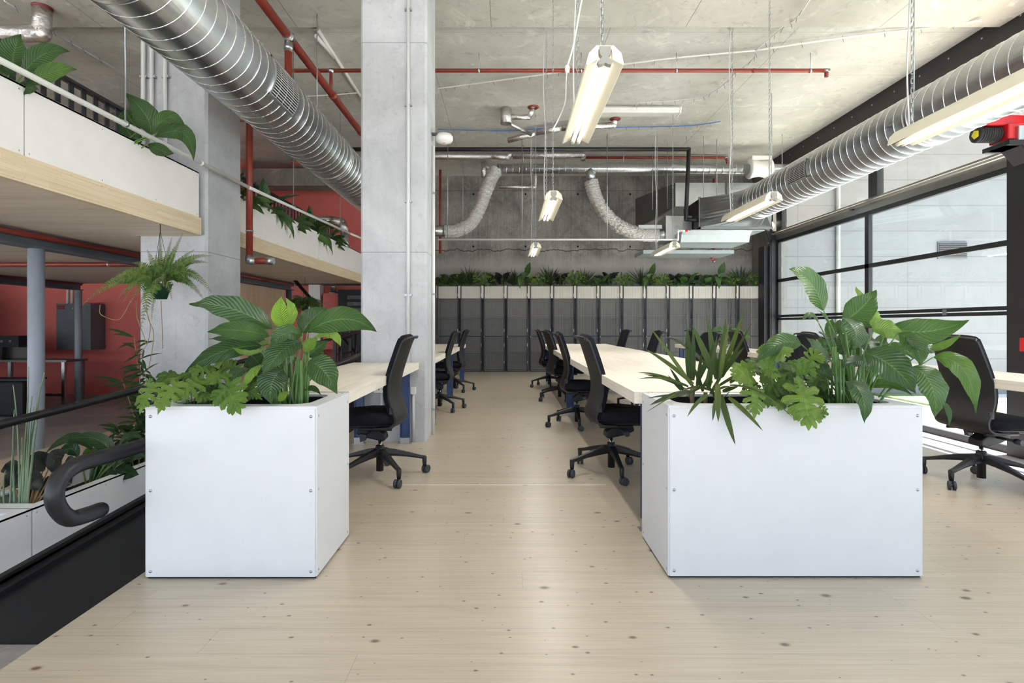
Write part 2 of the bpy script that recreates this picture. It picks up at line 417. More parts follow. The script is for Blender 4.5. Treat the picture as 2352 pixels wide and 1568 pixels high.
M['extwall']=concrete('precast_blocks',rgb(122,122,123),rgb(130,130,131),light_amt=.12,med_amt=.15,joint=[(2,.61,.266,.010,.4),(0,2.63,.95,.008,.4)],scale=.7)
M['pave']=plain('pale_paving',rgb(205,203,198),.8,var=.08)
M['grass']=plain('lawn',rgb(110,125,80),.9,var=.3,bumpy=1,bs=200)
M['label']=plain('pale_label',rgb(200,196,188),.6)
M['yellow']=plain('yellow_paint',rgb(225,210,40),.5)
M['servers']=plain('server_panel',rgb(90,92,98),.4,var=.5)
M['lily']=leafmat('lily_leaf',rgb(30,58,36),rgb(66,98,52),rgb(150,186,72),rgb(112,142,84),nv=15,veinamt=.24,slant=7,rough=.33,trans=.18)
M['lobed']=leafmat('lobed_leaf',rgb(40,78,32),rgb(100,140,56),rgb(152,184,80),rgb(160,190,105),nv=9,veinamt=.30,slant=8,rough=.38)
M['strap']=leafmat('strap_leaf',rgb(44,66,44),rgb(84,104,54),rgb(140,150,80),rgb(130,92,70),nv=0,veinamt=.0,rough=.45,trans=.12)
M['rubberleaf']=leafmat('rubber_plant_leaf',rgb(20,26,28),rgb(36,44,40),rgb(70,60,50),rgb(60,56,50),nv=22,veinamt=.1,rough=.28,trans=.05)
M['fern']=leafmat('fern_leaf',rgb(48,88,36),rgb(98,138,58),rgb(150,180,88),rgb(140,165,90),nv=0,veinamt=0,rough=.55,trans=.25)
M['reed']=plain('reed_green',rgb(118,138,106),.5,var=.2)
M['stalk']=plain('leaf_stalk',rgb(84,120,58),.45,var=.15)
M['vine']=plain('dry_vine',rgb(150,124,86),.7,var=.2)
WORLD_S=2.25; SUN_S=38.0; SUN_D=(-.5,-.12,-1.3); EXPO=0.31; LAMP_W=20
# ================================================================ THE ROOM
GZ=-.44; CZ=5.0; WX=6.2; WY=13.95
struct('floor',MB().box(-1.665,3.9,-3.4,WY,GZ+.02,0),M['floor'])
struct('floor_lower',MB().box(-13,WX+.12,-3.4,WY+.2,GZ-.2,GZ),M['ground'])
# strip where two floor sheets meet, filled pale
tag(link('floor_joint_strip',MB().box(-.84,.7,3.835,3.841,0,.0008),M['white']),'thin pale joint line running across the pine floor','floor joint')
struct('ceiling',MB().box(-13,WX+.2,6.78,WY+.2,CZ,CZ+.25),M['ceil'])
struct('ceiling_front',MB().box(-13,WX+.2,-3.6,6.78,CZ-.12,CZ+.25),M['ceil2'])
struct('wall_back',MB().box(-13,6.6,WY,WY+.2,GZ,CZ),M['backwall'])
struct('wall_right',MB().box(6.33,6.6,12.85,WY,GZ,CZ),M['sidewall'])
struct('wall_left',MB().box(-13.2,-13,4.5,WY,GZ,CZ).box(-13.2,-13,-3.6,4.5,3.6,CZ),M['sidewall'])  # unseen near end left open, added to let daylight into the lower left
struct('wall_rear_unseen',MB().box(-13.2,-3.4,-3.6,-3.4,4.6,CZ-.12).box(-3.4,WX,-3.6,-3.4,3.3,CZ-.12),M['sidewall'])  # unseen wall, its opening shaped to trim daylight on the front planters
# salmon walls, lower and upper storey
struct('wall_salmon_lower',MB().box(-13,-1.95,12.4,12.55,GZ,2.17),M['red'])
struct('wall_salmon_upper',MB().box(-6.2,-2.0,13.75,13.9,2.17,CZ),M['red'])
struct('wall_salmon_side',MB().box(-6.35,-6.2,9.4,13.75,2.17,CZ),M['red'])
struct('ceiling_beam_upper',MB().box(-6.2,-1.95,12.6,13.1,4.4,4.8),M['sidewall'])
# upper slab over salmon rooms behind the deck
struct('floor_upper',MB().box(-6.35,-1.95,11.35,13.75,2.05,2.17),M['sidewall'])
def column(x0,x1,y0,y1,z0,name,label):
    c=.022
    pts=[(x0+c,y0),(x1-c,y0),(x1,y0+c),(x1,y1-c),(x1-c,y1),(x0+c,y1),(x0,y1-c),(x0,y0+c)]
    return tag(link(name,MB().prism(pts,z0,CZ-.12 if y1<6.7 else CZ),M['column']),label,'column')
column(-3.58,-2.92,5.25,5.93,GZ,'concrete_column','rough grey concrete column behind the hanging fern, beside the ramp')
column(-1.435,-.785,5.28,5.90,0,'concrete_column','pale concrete column with a conduit down its face, ending the left desk')
# ---------------- mezzanine
dk=thing('mezzanine_deck','pale timber mezzanine deck with layered timber edge, above the lower level','deck',(-8,6,2.0))
link('soffit_panel',MB().box(-12.99,-3.6,0.2,11.1,2.0,2.02).box(-3.6,-2.99,0.2,5.24,2.0,2.02).box(-3.6,-2.99,5.94,11.1,2.0,2.02),M['soffit'],dk)
link('floor_panel',MB().box(-12.99,-3.6,0.2,11.1,2.021,2.166).box(-3.6,-2.99,0.2,5.24,2.021,2.166).box(-3.6,-2.99,5.94,11.1,2.021,2.166),M['soffit'],dk)
ed=MB(); ed.box(-2.99,-2.94,0.2,5.19,2.0,2.166); link('edge_board',ed,M['clt'],dk)
link('edge_board',MB().box(-2.99,-2.94,5.95,11.1,2.0,2.166),M['clt'],dk)
# steel beams under the deck and their round posts
def ibeam(x,y0,y1,label):
    m=MB(); m.box(x-.07,x+.07,y0,y1,1.985,2.0); m.box(x-.006,x+.006,y0,y1,1.87,1.985); m.box(x-.07,x+.07,y0,y1,1.855,1.87)
    return tag(link('steel_beam',m,M['steelgrey']),label,'beam')
ibeam(-4.43,0.4,11.05,'grey steel beam under the deck carried by the pale round post')
ibeam(-8.74,1.0,11.05,'grey steel beam farthest left under the deck, in front of the salmon wall')
def post(x,y,r,z0,z1,label,mat='postgrey'):
    t=thing('steel_post',label,'post',(x,y,z0))
    link('shaft',MB().lathe([(0,z0),(r,z0),(r,z1),(0,z1)],(x,y,0),n=28),M[mat],t)
    link('base_plate',MB().box(x-r*1.35,x+r*1.35,y-r*1.35,y+r*1.35,z0,z0+.012),M[mat],t)
post(-4.45,5.1,.064,GZ,1.855,'pale grey round steel post nearest the reeds in the trough')
post(-8.74,11.0,.062,GZ,1.855,'blue grey round steel post in front of the salmon wall')
post(-4.43,10.95,.055,GZ,1.855,'slim grey post at the end of the knotty timber wall','steelgrey')
struct('wall_timber',MB().box(-4.55,-4.47,7.9,10.85,GZ,1.85),M['ply'])
struct('wall_pale_strip',MB().box(-4.45,-4.2,12.1,12.38,GZ,2.05),M['board2'])
# balcony planters
def trough(name,x0,x1,y0,y1,z0,z1,label,group,mat,screws=True,face=+1,lid=.0,wall=.012,rim=.09):
    t=thing(name,label,'planter',((x0+x1)/2,(y0+y1)/2,z0),group)
    link('long_panel',MB().box(x1-wall,x1,y0,y1,z0,z1),mat,t)
    link('long_panel',MB().box(x0,x0+wall,y0,y1,z0,z1),mat,t)
    link('end_panel',MB().box(x0+wall,x1-wall,y0,y0+wall,z0,z1),mat,t)
    link('end_panel',MB().box(x0+wall,x1-wall,y1-wall,y1,z0,z1),mat,t)
    m=MB(); w=wall
    m.box(x0,x1,y0,y0+rim,z1-w,z1+.0005); m.box(x0,x1,y1-rim,y1,z1-w,z1+.0005)
    m.box(x0,x0+rim*.8,y0+rim,y1-rim,z1-w,z1+.0005); m.box(x1-rim*.8,x1,y0+rim,y1-rim,z1-w,z1+.0005)
    link('rim',m,mat,t)
    link('liner',MB().box(x0+w,x1-w,y0+w,y1-w,z0+.01,z1-.14),M['soil'],t)
    if screws:
        n=max(2,round((y1-y0)/.55)); 
        for i in range(n+1):
            yy=y0+.03+(y1-y0-.06)*i/n
            for zz in (z0+.03,z1-.035):
                link('screw',MB().ball((x1,yy,zz),.0055,8,(.4,1,1)),M['screw'],t)
    return t
gb='balcony planters on the deck edge'
trough('balcony_planter',-3.42,-2.97,.7,3.315,2.167,2.607,'cream balcony planter at the left edge of the photo',gb,M['board2'])
trough('balcony_planter',-3.42,-2.97,3.325,5.2,2.167,2.607,'cream balcony planter ending at the rough concrete column',gb,M['board2'])
trough('balcony_planter',-3.42,-2.97,5.97,8.49,2.167,2.607,'cream balcony planter just past the red riser pipe',gb,M['board2'])
trough('balcony_planter',-3.42,-2.97,8.5,11.08,2.167,2.607,'cream balcony planter farthest from camera on the deck edge',gb,M['board2'])
# balustrade behind the planters
for (y0,y1,lb) in ((.7,5.2,'black flat-bar balustrade behind the near balcony planters'),(5.97,11.0,'black flat-bar balustrade behind the far balcony planters')):
    t=thing('balustrade',lb,'railing',(-3.55,(y0+y1)/2,2.166))
    link('top_rail',MB().box(-3.58,-3.52,y0,y1,3.10,3.125),M['black'],t)
    link('bottom_rail',MB().box(-3.57,-3.53,y0,y1,2.24,2.26),M['black'],t)
    n=int((y1-y0)/.13)
    for i in range(n+1):
        yy=y0+.02+(y1-y0-.04)*i/n
        link('bar',MB().box(-3.555,-3.545,yy-.025,yy+.025,2.166 if i%8==0 else 2.25,3.105),M['black'],t)
# ---------------- sunken ramp
rz=lambda y: -.43+.06*(y-2.66)
r=MB(); y0,y1=2.66,9.8
r.add([(-2.86,y0,rz(y0)),(-1.665,y0,rz(y0)),(-1.665,y1,rz(y1)),(-2.86,y1,rz(y1)),(-2.86,y0,GZ-.01),(-1.665,y0,GZ-.01),(-1.665,y1,GZ-.01),(-2.86,y1,GZ-.01)],[(0,1,2,3),(4,7,6,5),(0,4,5,1),(1,5,6,2),(2,6,7,3),(3,7,4,0)])
tag(link('ramp_surface',r,M['rubber']),'black rubber ramp rising beside the raised pine floor','ramp')
r=MB()
def slopebox(m,xa,xb,h,y1,ya=1.3):
    m.add([(xa,ya,GZ),(xb,ya,GZ),(xb,y1,GZ),(xa,y1,GZ),(xa,ya,rz(ya)+h),(xb,ya,rz(ya)+h),(xb,y1,rz(y1)+h),(xa,y1,rz(y1)+h)],[(0,3,2,1),(4,5,6,7),(0,1,5,4),(1,2,6,5),(2,3,7,6),(3,0,4,7)])
slopebox(r,-2.975,-2.93,.075,5.24); slopebox(r,-2.918,-2.905,.075,9.8,5.24); slopebox(r,-2.93,-2.86,.035,5.24); slopebox(r,-2.918,-2.86,.035,9.8,5.24)
tag(link('ramp_kerb',r,M['rubber']),'stepped black rubber kerb between the ramp and the sunken trough','kerb')
gt='sunken trough planters beside the ramp'
trough('trough_planter',-3.50,-2.98,.9,3.38,GZ,-.015,'sunken cream trough at bottom left corner of the photo',gt,M['trough'])
trough('trough_planter',-3.50,-2.98,3.39,5.22,GZ,-.015,'sunken cream trough holding the rubber plant and the bamboo-like climber',gt,M['trough'])
tag(link('timber_bench',MB().box(-4.33,-3.505,.9,5.2,-.06,-.015).box(-4.33,-3.6,5.2,6.8,-.06,-.015).box(-4.31,-4.28,.9,6.8,GZ,-.06).box(-3.63,-3.60,5.2,6.8,GZ,-.06),M['bench']),'long low pale timber bench behind the sunken troughs','bench')
def handrail(path,r,label,posts,name='handrail'):
    t=thing(name,label,'handrail',(path[0][0],path[0][1],path[0][2]))
    m=MB().tube(path,r,16); m.ball(path[0],r,14); m.ball(path[-1],r,14)
    link('rail',m,M['rail'],t)
    for (x,y,z0,z1) in posts:
        link('post',MB().tube([(x,y,z0),(x,y,z1)],.022,12),M['rail'],t)
X=-1.74
path=smoothpath([(X,2.308,.343),(X,2.234,.348),(X,2.146,.365),(X,2.089,.426),(X,2.075,.487),(X,2.105,.539),(X,2.179,.567),(X,2.33,.566),(X,2.58,.560),(X,2.75,.570)],4)+[Vector((X,4.2,.650)),Vector((X,5.4,.722)),Vector((X,7.0,.815)),Vector((X,9.9,.99))]
handrail(path,.0325,'thick black ramp handrail ending in a returned hook beside left white planter',[(X,2.72,GZ,.57),(X,4.3,GZ,.65),(X,7.1,GZ,.82),(X,9.8,GZ,.98)])
X=-2.86
path=[Vector((X,1.0,.45)),Vector((X,3.05,.573)),Vector((X,4.185,.635)),Vector((X,5.67,.737)),Vector((X,7.5,.84)),Vector((X,10.9,1.04))]
handrail(path,.026,'slimmer black handrail on the far side of the ramp',[(X,2.3,GZ,.53),(X,6.05,GZ,.76),(X,9.26,rz(9.26),.95),(X,10.2,0,1.0)])
t=thing('guard_fence','black steel guard fence at the top of the ramp seen past the lily','railing',(-2.95,9.8,0))
for yy in (9.3,10.2): link('post',MB().box(-2.99,-2.94,yy-.03,yy+.03,rz(9.3),1.0),M['black'],t)
for zz in (.32,.62,.9): link('rail',MB().box(-2.98,-2.95,9.3,10.2,zz,zz+.03),M['black'],t)
# ---------------- right hand window wall
fas=thing('steel_fascia','long black steel fascia plate with bolt heads along the ceiling above windows','fascia',(WX,6,CZ-.4))
link('plate',MB().box(WX-.02,WX+.12,-3.4,6.77,CZ-.42,CZ-.121).box(WX-.02,WX+.12,6.79,12.84,CZ-.42,CZ-.001).box(WX-.02,WX+.12,6.77,6.79,CZ-.42,CZ-.121),M['black'],fas)
for i in range(22): link('bolt',MB().ball((WX-.02,1.2+i*.53,CZ-.13),.014,8,(.5,1,1)),M['screw'],fas)
# big glazed door bay
w=thing('window_1','large black framed glass tilt-up door on the right','window',(WX,9.4,GZ)); w['kind']='structure'
del w['category']; del w['label']
fy0,fy1=6.56,12.36
m=MB(); m.box(WX-.03,WX+.04,fy0,fy1,3.02,3.09); m.box(WX-.03,WX+.04,fy0,fy0+.05,GZ,3.02); m.box(WX-.03,WX+.04,fy1-.07,fy1,GZ,3.02); m.box(WX-.03,WX+.04,fy0,fy1,GZ,GZ+.09)
link('window_frame',m,M['black'],w)
link('glazing_bar',MB().box(WX-.03,WX+.03,fy0,fy1,2.12,2.19),M['black'],w)
link('glazing_bar',MB().box(WX-.03,WX+.03,fy0,fy1,1.26,1.31).box(WX-.04,WX+.02,fy0,fy1,1.325,1.375),M['black'],w)
link('glazing_bar',MB().box(WX-.03,WX+.04,9.22,9.32,GZ,3.02),M['black'],w)
link('glazing_bar',MB().box(WX-.03,WX+.03,fy0,fy1,.36,.42),M['black'],w)
for yy in (7.6,11.0):
    link('hinge',MB().box(WX-.05,WX-.02,yy-.03,yy+.03,1.28,1.36),M['screw'],w)
link('pane',MB().box(WX-.003,WX+.003,fy0,fy1,GZ+.05,3.03),M['glass'],w)
hd=thing('door_header','grey aluminium header with a round shaft running above the glass door','header',(WX,9,3.09))
link('header_box',MB().box(WX-.04,WX+.10,1.0,12.84,3.09,3.30),M['aluminium'],hd)
link('shaft',MB().tube([(WX-.10,1.0,3.22),(WX-.10,12.62,3.22)],.028,14),M['alumlight'],hd)
for yy in (2.2,4.8,9.6): link('shaft_bracket',MB().box(WX-.11,WX-.04,yy-.02,yy+.02,3.185,3.26),M['black'],hd)
w2=thing('window_2','','window',(WX,9,3.3)); w2['kind']='structure'; del w2['category']; del w2['label']
m=MB(); m.box(WX,WX+.08,-3.4,12.84,CZ-.47,CZ-.42)
for ya,yb in ((12.15,12.40),(9.02,9.24),(5.9,6.1),(2.9,3.1),(-.1,.1)): m.box(WX-.02,WX+.09,ya,yb,3.3,CZ-.42)
link('window_frame',m,M['black'],w2)
link('pane',MB().box(WX+.02,WX+.026,-3.4,12.84,3.3,CZ-.44),M['glasshi'],w2)
w3=thing('window_3_unseen','','window',(WX,3,GZ)); w3['kind']='structure'; del w3['category']; del w3['label']  # unseen near bay, added to let daylight in
m=MB(); m.box(WX-.03,WX+.04,-3.4,6.2,3.02,3.09); m.box(WX-.03,WX+.04,-3.4,6.2,GZ,GZ+.08); m.box(WX-.03,WX+.04,-3.4,6.2,1.3,1.37)
for yy in (-3.35,-.2,3.0): m.box(WX-.03,WX+.04,yy-.04,yy+.04,GZ,3.05)
link('window_frame',m,M['black'],w3)
link('pane',MB().box(WX-.003,WX+.003,-3.4,6.2,GZ+.05,3.03),M['glass'],w3)
st=thing('steel_door_post','black steel post at right edge with a small red call point','post',(6.1,6.3,GZ))
link('post',MB().box(WX-.14,WX+.12,6.2,6.55,GZ,3.20),M['black'],st)
link('call_point',MB().box(WX-.165,WX-.14,6.26,6.36,.83,.99),M['redgloss'],st,label='red call point')
st=thing('steel_door_post','black steel post beside the lockers at the far end of the windows','post',(6.1,12.6,GZ))
link('post',MB().box(5.93,6.17,12.46,12.74,GZ,2.97),M['black'],st)
link('guide_track',MB().box(6.05,6.19,12.36,12.41,GZ,3.1).box(6.02,6.04,12.37,12.45,GZ,3.0),M['black'],st)
pl=thing('chain_pulley','pale round pulley and black bracket at the far end of the header','pulley',(6.05,12.6,3.3))
link('wheel',MB().lathe([(0,12.50),(.115,12.50),(.115,12.53),(0,12.53)],(6.08,0,3.44),'y',24),M['conduit'],pl)
link('bracket',MB().prism([(5.95,3.3),(6.15,3.3),(6.16,3.2),(6.12,2.9),(6.08,2.9)],12.40,12.43,'y').box(6.06,6.10,12.43,12.46,3.2,3.6),M['black'],pl)
# hoist motor
mo=thing('door_hoist_motor','red hoist motor with finned black drum on bracket above right post','motor',(6.0,6.4,3.42))
link('bracket',MB().box(5.72,6.2,6.15,6.5,3.42,3.47).prism([(5.72,3.42),(5.9,3.42),(6.05,3.25),(6.05,3.42)],6.2,6.45,'y'),M['black'],mo)
m=MB()
for i in range(9): m.lathe([(0,5.50+i*.028),(.095,5.50+i*.028),(.095,5.514+i*.028),(.075,5.514+i*.028),(.075,5.528+i*.028)],(0,6.33,3.59),'x',20)
link('drum',m,M['chairblack'],mo)
link('end_disc',MB().lathe([(0,5.488),(.085,5.488),(.09,5.50)],(0,6.33,3.59),'x',20),M['black'],mo)
link('badge',MB().lathe([(0,5.484),(.05,5.484),(.055,5.488)],(0,6.33,3.59),'x',5),M['yellow'],mo,label='yellow badge on the drum end')
link('housing',MB().box(5.5,6.14,6.24,6.46,3.67,3.79).box(5.76,6.14,6.2,6.46,3.50,3.68),M['redgloss'],mo,bevel=.012)
link('gearbox',MB().box(5.84,5.98,6.16,6.24,3.47,3.64),M['galv'],mo,bevel=.01)
link('cable',MB().tube(smoothpath([(5.9,6.2,3.80),(5.75,6.15,3.83),(6.0,6.0,3.86),(6.14,5.6,3.9)]),.008,8),M['white'],mo)
for o_ in mo.children: o_.location.z-=.22
# outdoors
ow=thing('neighbouring_block_wall','white block wall of the neighbouring building beyond the glass','wall',(10,12.9,GZ))
link('masonry',MB().box(6.38,19,12.9,13.3,GZ-.1,7.5),M['extwall'],ow)
link('downpipe',MB().tube([(7.87,12.84,GZ),(7.87,12.84,7.4)],.05,14),M['pipegrey'],ow)
m=MB().box(10.27,10.97,12.87,12.9,2.73,3.13); link('vent',m,M['steelgrey'],ow)
vm=MB()
for i in range(7): vm.obox((10.62,12.865,2.78+i*.05),(.33,0,0),(0,.008,.006),(0,-.006,.016))
link('louvre_slats',vm,M['black'],ow)
struct('floor_paving',MB().box(WX+.13,22,-14,12.9,GZ-.15,GZ-.06),M['pave'])
tag(link('grass_strip',MB().box(8.6,9.6,-10,12.8,GZ-.06,GZ-.02),M['grass']),'strip of green lawn outside the glass door','lawn',kind='stuff')
struct('floor_forecourt_unseen',MB().box(-26,22,-20,-3.6,GZ-.15,GZ-.06),M['pave'])  # unseen ground behind the camera, added to bounce sunlight up inside
struct('floor_side_yard',MB().box(-26,-13.21,-3.6,14,GZ-.15,GZ-.06),M['pave'])
# ================================================================ DUCTS, PIPES, LAMPS
def spiral_duct(name,cx,cz,r,y0,y1,label,grilles,side,joints=()):
    t=thing(name,label,'duct',(cx,y0,cz))
    n=48
    prof=[(0,y0),(r,y0),(r,y1),(0,y1)]
    link('shell',MB().lathe(prof,(cx,0,cz),'y',n),M['galv'],t)
    # lock seam: one raised helix
    m=MB(); pitch=.132; turns=int((y1-y0)/pitch); seg=40; w=.0034; h=.0045
    rows=[]
    for i in range(turns*seg+1):
        a=2*PI*i/seg; y=y0+.02+pitch*i/seg
        if y>y1-.02: break
        rows.append([Vector((cx+rr*math.cos(a),y+dy,cz+rr*math.sin(a))) for rr,dy in ((r-.001,-w),(r+h,-w*.5),(r+h,w*.5),(r-.001,w))])
    m.grid(rows); link('spiral_seam',m,M['seam'],t)
    for yj in joints:
        link('joint_band',MB().lathe([(r,yj-.035),(r+.008,yj-.033),(r+.008,yj-.02),(r+.003,yj-.018),(r+.003,yj+.018),(r+.008,yj+.02),(r+.008,yj+.033),(r,yj+.035)],(cx,0,cz),'y',n),M['galv'],t)
    for (ya,yb,a0,a1) in grilles:
        m=MB(); R=r+.012
        def seg_(aa,ab,yA,yB,ro,ri=r+.002,nn=8):
            rows=[[Vector((cx+side*q*math.cos(aa+(ab-aa)*k/nn),yy,cz+q*math.sin(aa+(ab-aa)*k/nn))) for q,yy in ((ri,yA),(ro,yA),(ro,yB),(ri,yB))] for k in range(nn+1)]
            m.grid(rows,False,close=True)
        da=.022/r
        seg_(a0,a1,ya,ya+.022,R); seg_(a0,a1,yb-.022,yb,R)
        seg_(a0,a0+da,ya,yb,R,nn=1); seg_(a1-da,a1,ya,yb,R,nn=1)
        f=link('grille_frame',m,M['galvx'],t)
        m=MB(); N=int((a1-a0)*r/.022)
        for k in range(1,N):
            aa=a0+(a1-a0)*k/N
            seg_(aa-.004/r,aa+.004/r,ya+.02,yb-.02,r+.010,r+.001,1)
        link('grille_bars',m,M['conduit'],f)
        m=MB(); seg_(a0+da*.5,a1-da*.5,ya+.01,yb-.01,r+.0035,r-.001)
        link('grille_opening',m,M['black'],f)
    return t
spiral_duct('spiral_duct',-2.29,3.30,.300,-1.2,9.6,'large spiral galvanised duct running overhead on the left past the columns',[(4.62,5.15,-.66,.52),(7.7,8.2,-.62,.5)],1,(3.1,6.9))
spiral_duct('spiral_duct',4.41,3.31,.300,-1.2,9.62,'large spiral galvanised duct running overhead on the right along the windows',[(7.45,7.95,-.45,.45)],-1,(2.2,5.6,9.3))
def rod(x,y,z0,z1,label,group,r=.005,mat='tank',name='threaded_rod'):
    t=tag(link(name,MB().tube([(x,y,z0),(x,y,z1)],r,6),M[mat]),label,'rod',group)
    return t
g='zinc rods hanging ducts and pipes from the ceiling'
cf=CZ-.12
for (x,y,z0,lb,nm) in ((-2.29,6.5,3.6,'zinc rod carrying the left spiral duct, left of the pale column',None),(-2.29,3.2,3.6,'zinc rod carrying the left spiral duct at the top edge of the photo',None),
    (4.41,5.85,3.6,'zinc rod carrying the right spiral duct near its lit lamp',None),(4.41,9.0,3.6,'zinc rod dropping to the far end of the right spiral duct',None)):
    rod(x,y,z0,cf if y<6.78 else CZ,lb,g)
# red fire pipes
def pipe(name,pts,r,mat,label,cat='pipe',group=None,fit=None,n=12,smooth=None,clamps=None):
    t=thing(name,label,cat,tuple(pts[0]),group)
    pp=smoothpath(pts,smooth) if smooth else pts
    segs=MB()
    if smooth: segs.tube(pp,r,n)
    else:
        for a,b in zip(pp[:-1],pp[1:]): segs.tube([a,b],r,n)
        for q in pp[1:-1]: segs.ball(q,r*1.02,n)
    link('run',segs,M[mat],t)
    for q in (fit or []): 
        q,rr,mm,ax=q
        a=Vector(ax)*rr*1.1
        link('fitting',MB().tube([Vector(q)-a,Vector(q)-a*.6,Vector(q)-a*.6,Vector(q)+a*.6,Vector(q)+a*.6,Vector(q)+a],[rr*.88,rr*.88,rr,rr,rr*.88,rr*.88],14),M[mm],t)
    return t
pipe('fire_pipe',[(-2.5,-1,4.43),(-2.5,12.3,4.43)],.05,'redpipe','thick red fire pipe running overhead beside the left spiral duct',fit=[((-2.5,6.17,4.43),.062,'galv',(0,1,0)),((-2.5,9.2,4.43),.058,'redpipe',(0,1,0)),((-2.5,7.75,4.43),.058,'redpipe',(0,1,0))])
pipe('fire_pipe',[(-2.5,6.17,4.40),(-2.5,6.17,3.58)],.042,'redpipe','short red drop pipe falling from the thick fire pipe onto the left duct',fit=[((-2.5,6.17,4.31),.05,'galv',(0,0,1))])
pipe('fire_pipe',[(-3.9,7.66,4.75),(4.53,7.66,4.75),(4.53,7.66,4.66)],.027,'redpipe','thin red sprinkler pipe crossing under the whole ceiling, ending near the windows',fit=[((4.53,7.66,4.75),.034,'galv',(1,0,0)),((-2.5,7.66,4.75),.036,'galv',(1,0,0)),((3.5,7.66,4.75),.03,'redpipe',(1,0,0))])
pipe('fire_pipe',[(-2.5,7.66,4.73),(-2.5,7.66,4.45)],.024,'redpipe','very short red link between the crossing sprinkler pipe and the thick fire pipe')
for i,x in enumerate((-.4,1.05,2.4,4.3)):
    h=thing('pipe_hanger',['zinc hanger of the crossing red pipe just right of the pale column','zinc hanger of the crossing red pipe behind the big near lamp','zinc hanger of the crossing red pipe right of the near lamp','zinc hanger at the right hand end of the crossing red pipe'][i],'hanger',(x,7.66,4.75),'hangers of the crossing red pipe')
    link('strap',MB().lathe([(.03,-.012),(.033,-.012),(.033,.012),(.03,.012)],(x,7.66,4.75),'x',16),M['tank'],h); link('rod',MB().tube([(x,7.66,4.78),(x,7.66,5.0)],.006,6),M['tank'],h)
pipe('fire_riser_pipe',[(-2.86,5.99,4.0),(-2.86,5.99,1.85),(-2.62,6.0,1.85)],.036,'redpipe','vertical red riser pipe beside the rough column with a silver elbow at its foot',fit=[((-2.86,5.99,1.86),.045,'galv',(0,0,1)),((-2.84,5.99,1.85),.045,'galv',(1,0,0)),((-2.64,6.0,1.85),.042,'galv',(1,0,0)),((-2.86,5.99,2.18),.042,'screw',(0,0,.25))])
pipe('fire_pipe',[(-4.33,1.0,1.955),(-4.33,8.6,1.955)],.028,'redpipe','red pipe following the near steel beam under the mezzanine deck')
pipe('fire_pipe',[(-4.33,8.7,1.95),(-4.33,11.0,1.95)],.024,'redpipe','red pipe under the deck above the knotty timber wall',fit=[((-4.33,10.95,1.95),.03,'galv',(0,1,0))])
pipe('fire_pipe',[(-9.0,7.05,1.93),(-3.65,7.05,1.93)],.03,'redpipe','horizontal red pipe crossing under the mezzanine deck behind the steel post',fit=[((-5.2,7.05,1.93),.036,'galv',(.3,0,0))])
pipe('fire_pipe',[(-8.6,2.0,1.96),(-8.6,10.9,1.96)],.022,'redpipe','red pipe following the farthest steel beam under the deck')
pipe('fire_pipe',[(1.75,12.2,4.93),(4.95,12.2,4.93),(4.98,12.2,4.80)],.030,'redpipe','red sprinkler pipe high at the back above the long horizontal duct',fit=[((4.95,12.2,4.93),.036,'galv',(1,0,0))])
pipe('fire_pipe',[(-1.50,12.1,4.62),(-1.50,12.1,2.75)],.03,'redpipe','thin red drop pipe at the back just right of the pale column')
pipe('fire_pipe',[(4.88,12.75,4.6),(4.88,12.75,2.66),(4.76,12.6,2.72)],.03,'redpipe','red drop pipe passing behind the air handling unit at back right',fit=[((4.88,12.75,2.66),.034,'galv',(0,0,1))])
# white pipes
pipe('drain_pipe',[(-2.83,.3,2.58),(-2.83,5.9,2.645),(-2.83,9.7,2.79),(-2.75,10.6,2.80),(-1.8,10.7,2.795)],.0185,'white','white drain pipe strung in front of the balcony planters',fit=[((-2.83,5.0,2.634),.022,'white',(0,1,0))])
for (y,lb) in ((4.0,'zinc rod with clip on the balcony drain pipe, between the two near plants'),(7.15,'zinc rod with clip on the balcony drain pipe above the second planter run'),(9.15,'farthest zinc rod holding the balcony drain pipe')):
    z=2.6+(y-3)*.026
    h=thing('pipe_hanger',lb,'hanger',(-2.83,y,z),'hangers of the balcony drain pipe')
    link('rod',MB().tube([(-2.83,y,z),(-2.83,y,cf if y<6.78 else CZ)],.006,6),M['tank'],h); link('clip',MB().lathe([(.02,-.012),(.026,-.012),(.026,.012),(.02,.012)],(-2.83,y,z),'y',14),M['screw'],h)
pipe('drain_trap',[(-2.6,9.9,2.79),(-2.6,9.9,3.05),(-2.4,9.9,3.05),(-2.4,9.9,2.97),(-2.22,9.9,2.97)],.022,'white','white stepped drain trap at the far end of the balcony drain pipe')
pipe('drain_pipe',[(-1.4,10.9,2.87),(3.35,10.9,2.87),(3.45,10.9,2.87),(3.45,10.9,3.05),(3.66,10.9,3.05)],.0185,'white','long white horizontal drain pipe hung in front of the back wall',fit=[((3.43,10.9,2.87),.026,'white',(1,0,0)),((3.45,10.9,3.04),.026,'white',(0,0,1)),((3.62,10.9,3.05),.026,'redgloss',(1,0,0))])
g2='zinc rods holding the long white drain pipe'
for (x,lb) in ((.30,'zinc rod of the long white drain pipe, left of the hanging lamp'),(2.02,'zinc rod of the long white drain pipe, beside the right flexible duct'),(-1.2,'zinc rod of the long white drain pipe next to the pale column')): rod(x,10.9,2.87,CZ,lb,g2,.007)
pipe('drain_pipe',[(-2.46,6.95,4.86),(-2.46,7.65,4.93)],.025,'white','short white pipe stub under the ceiling left of the pale column')
pipe('conduit_pair',[(-2.46,7.0,4.975),(-2.46,9.9,4.975)],.024,'white','white pipe fixed along the ceiling left of the pale column')
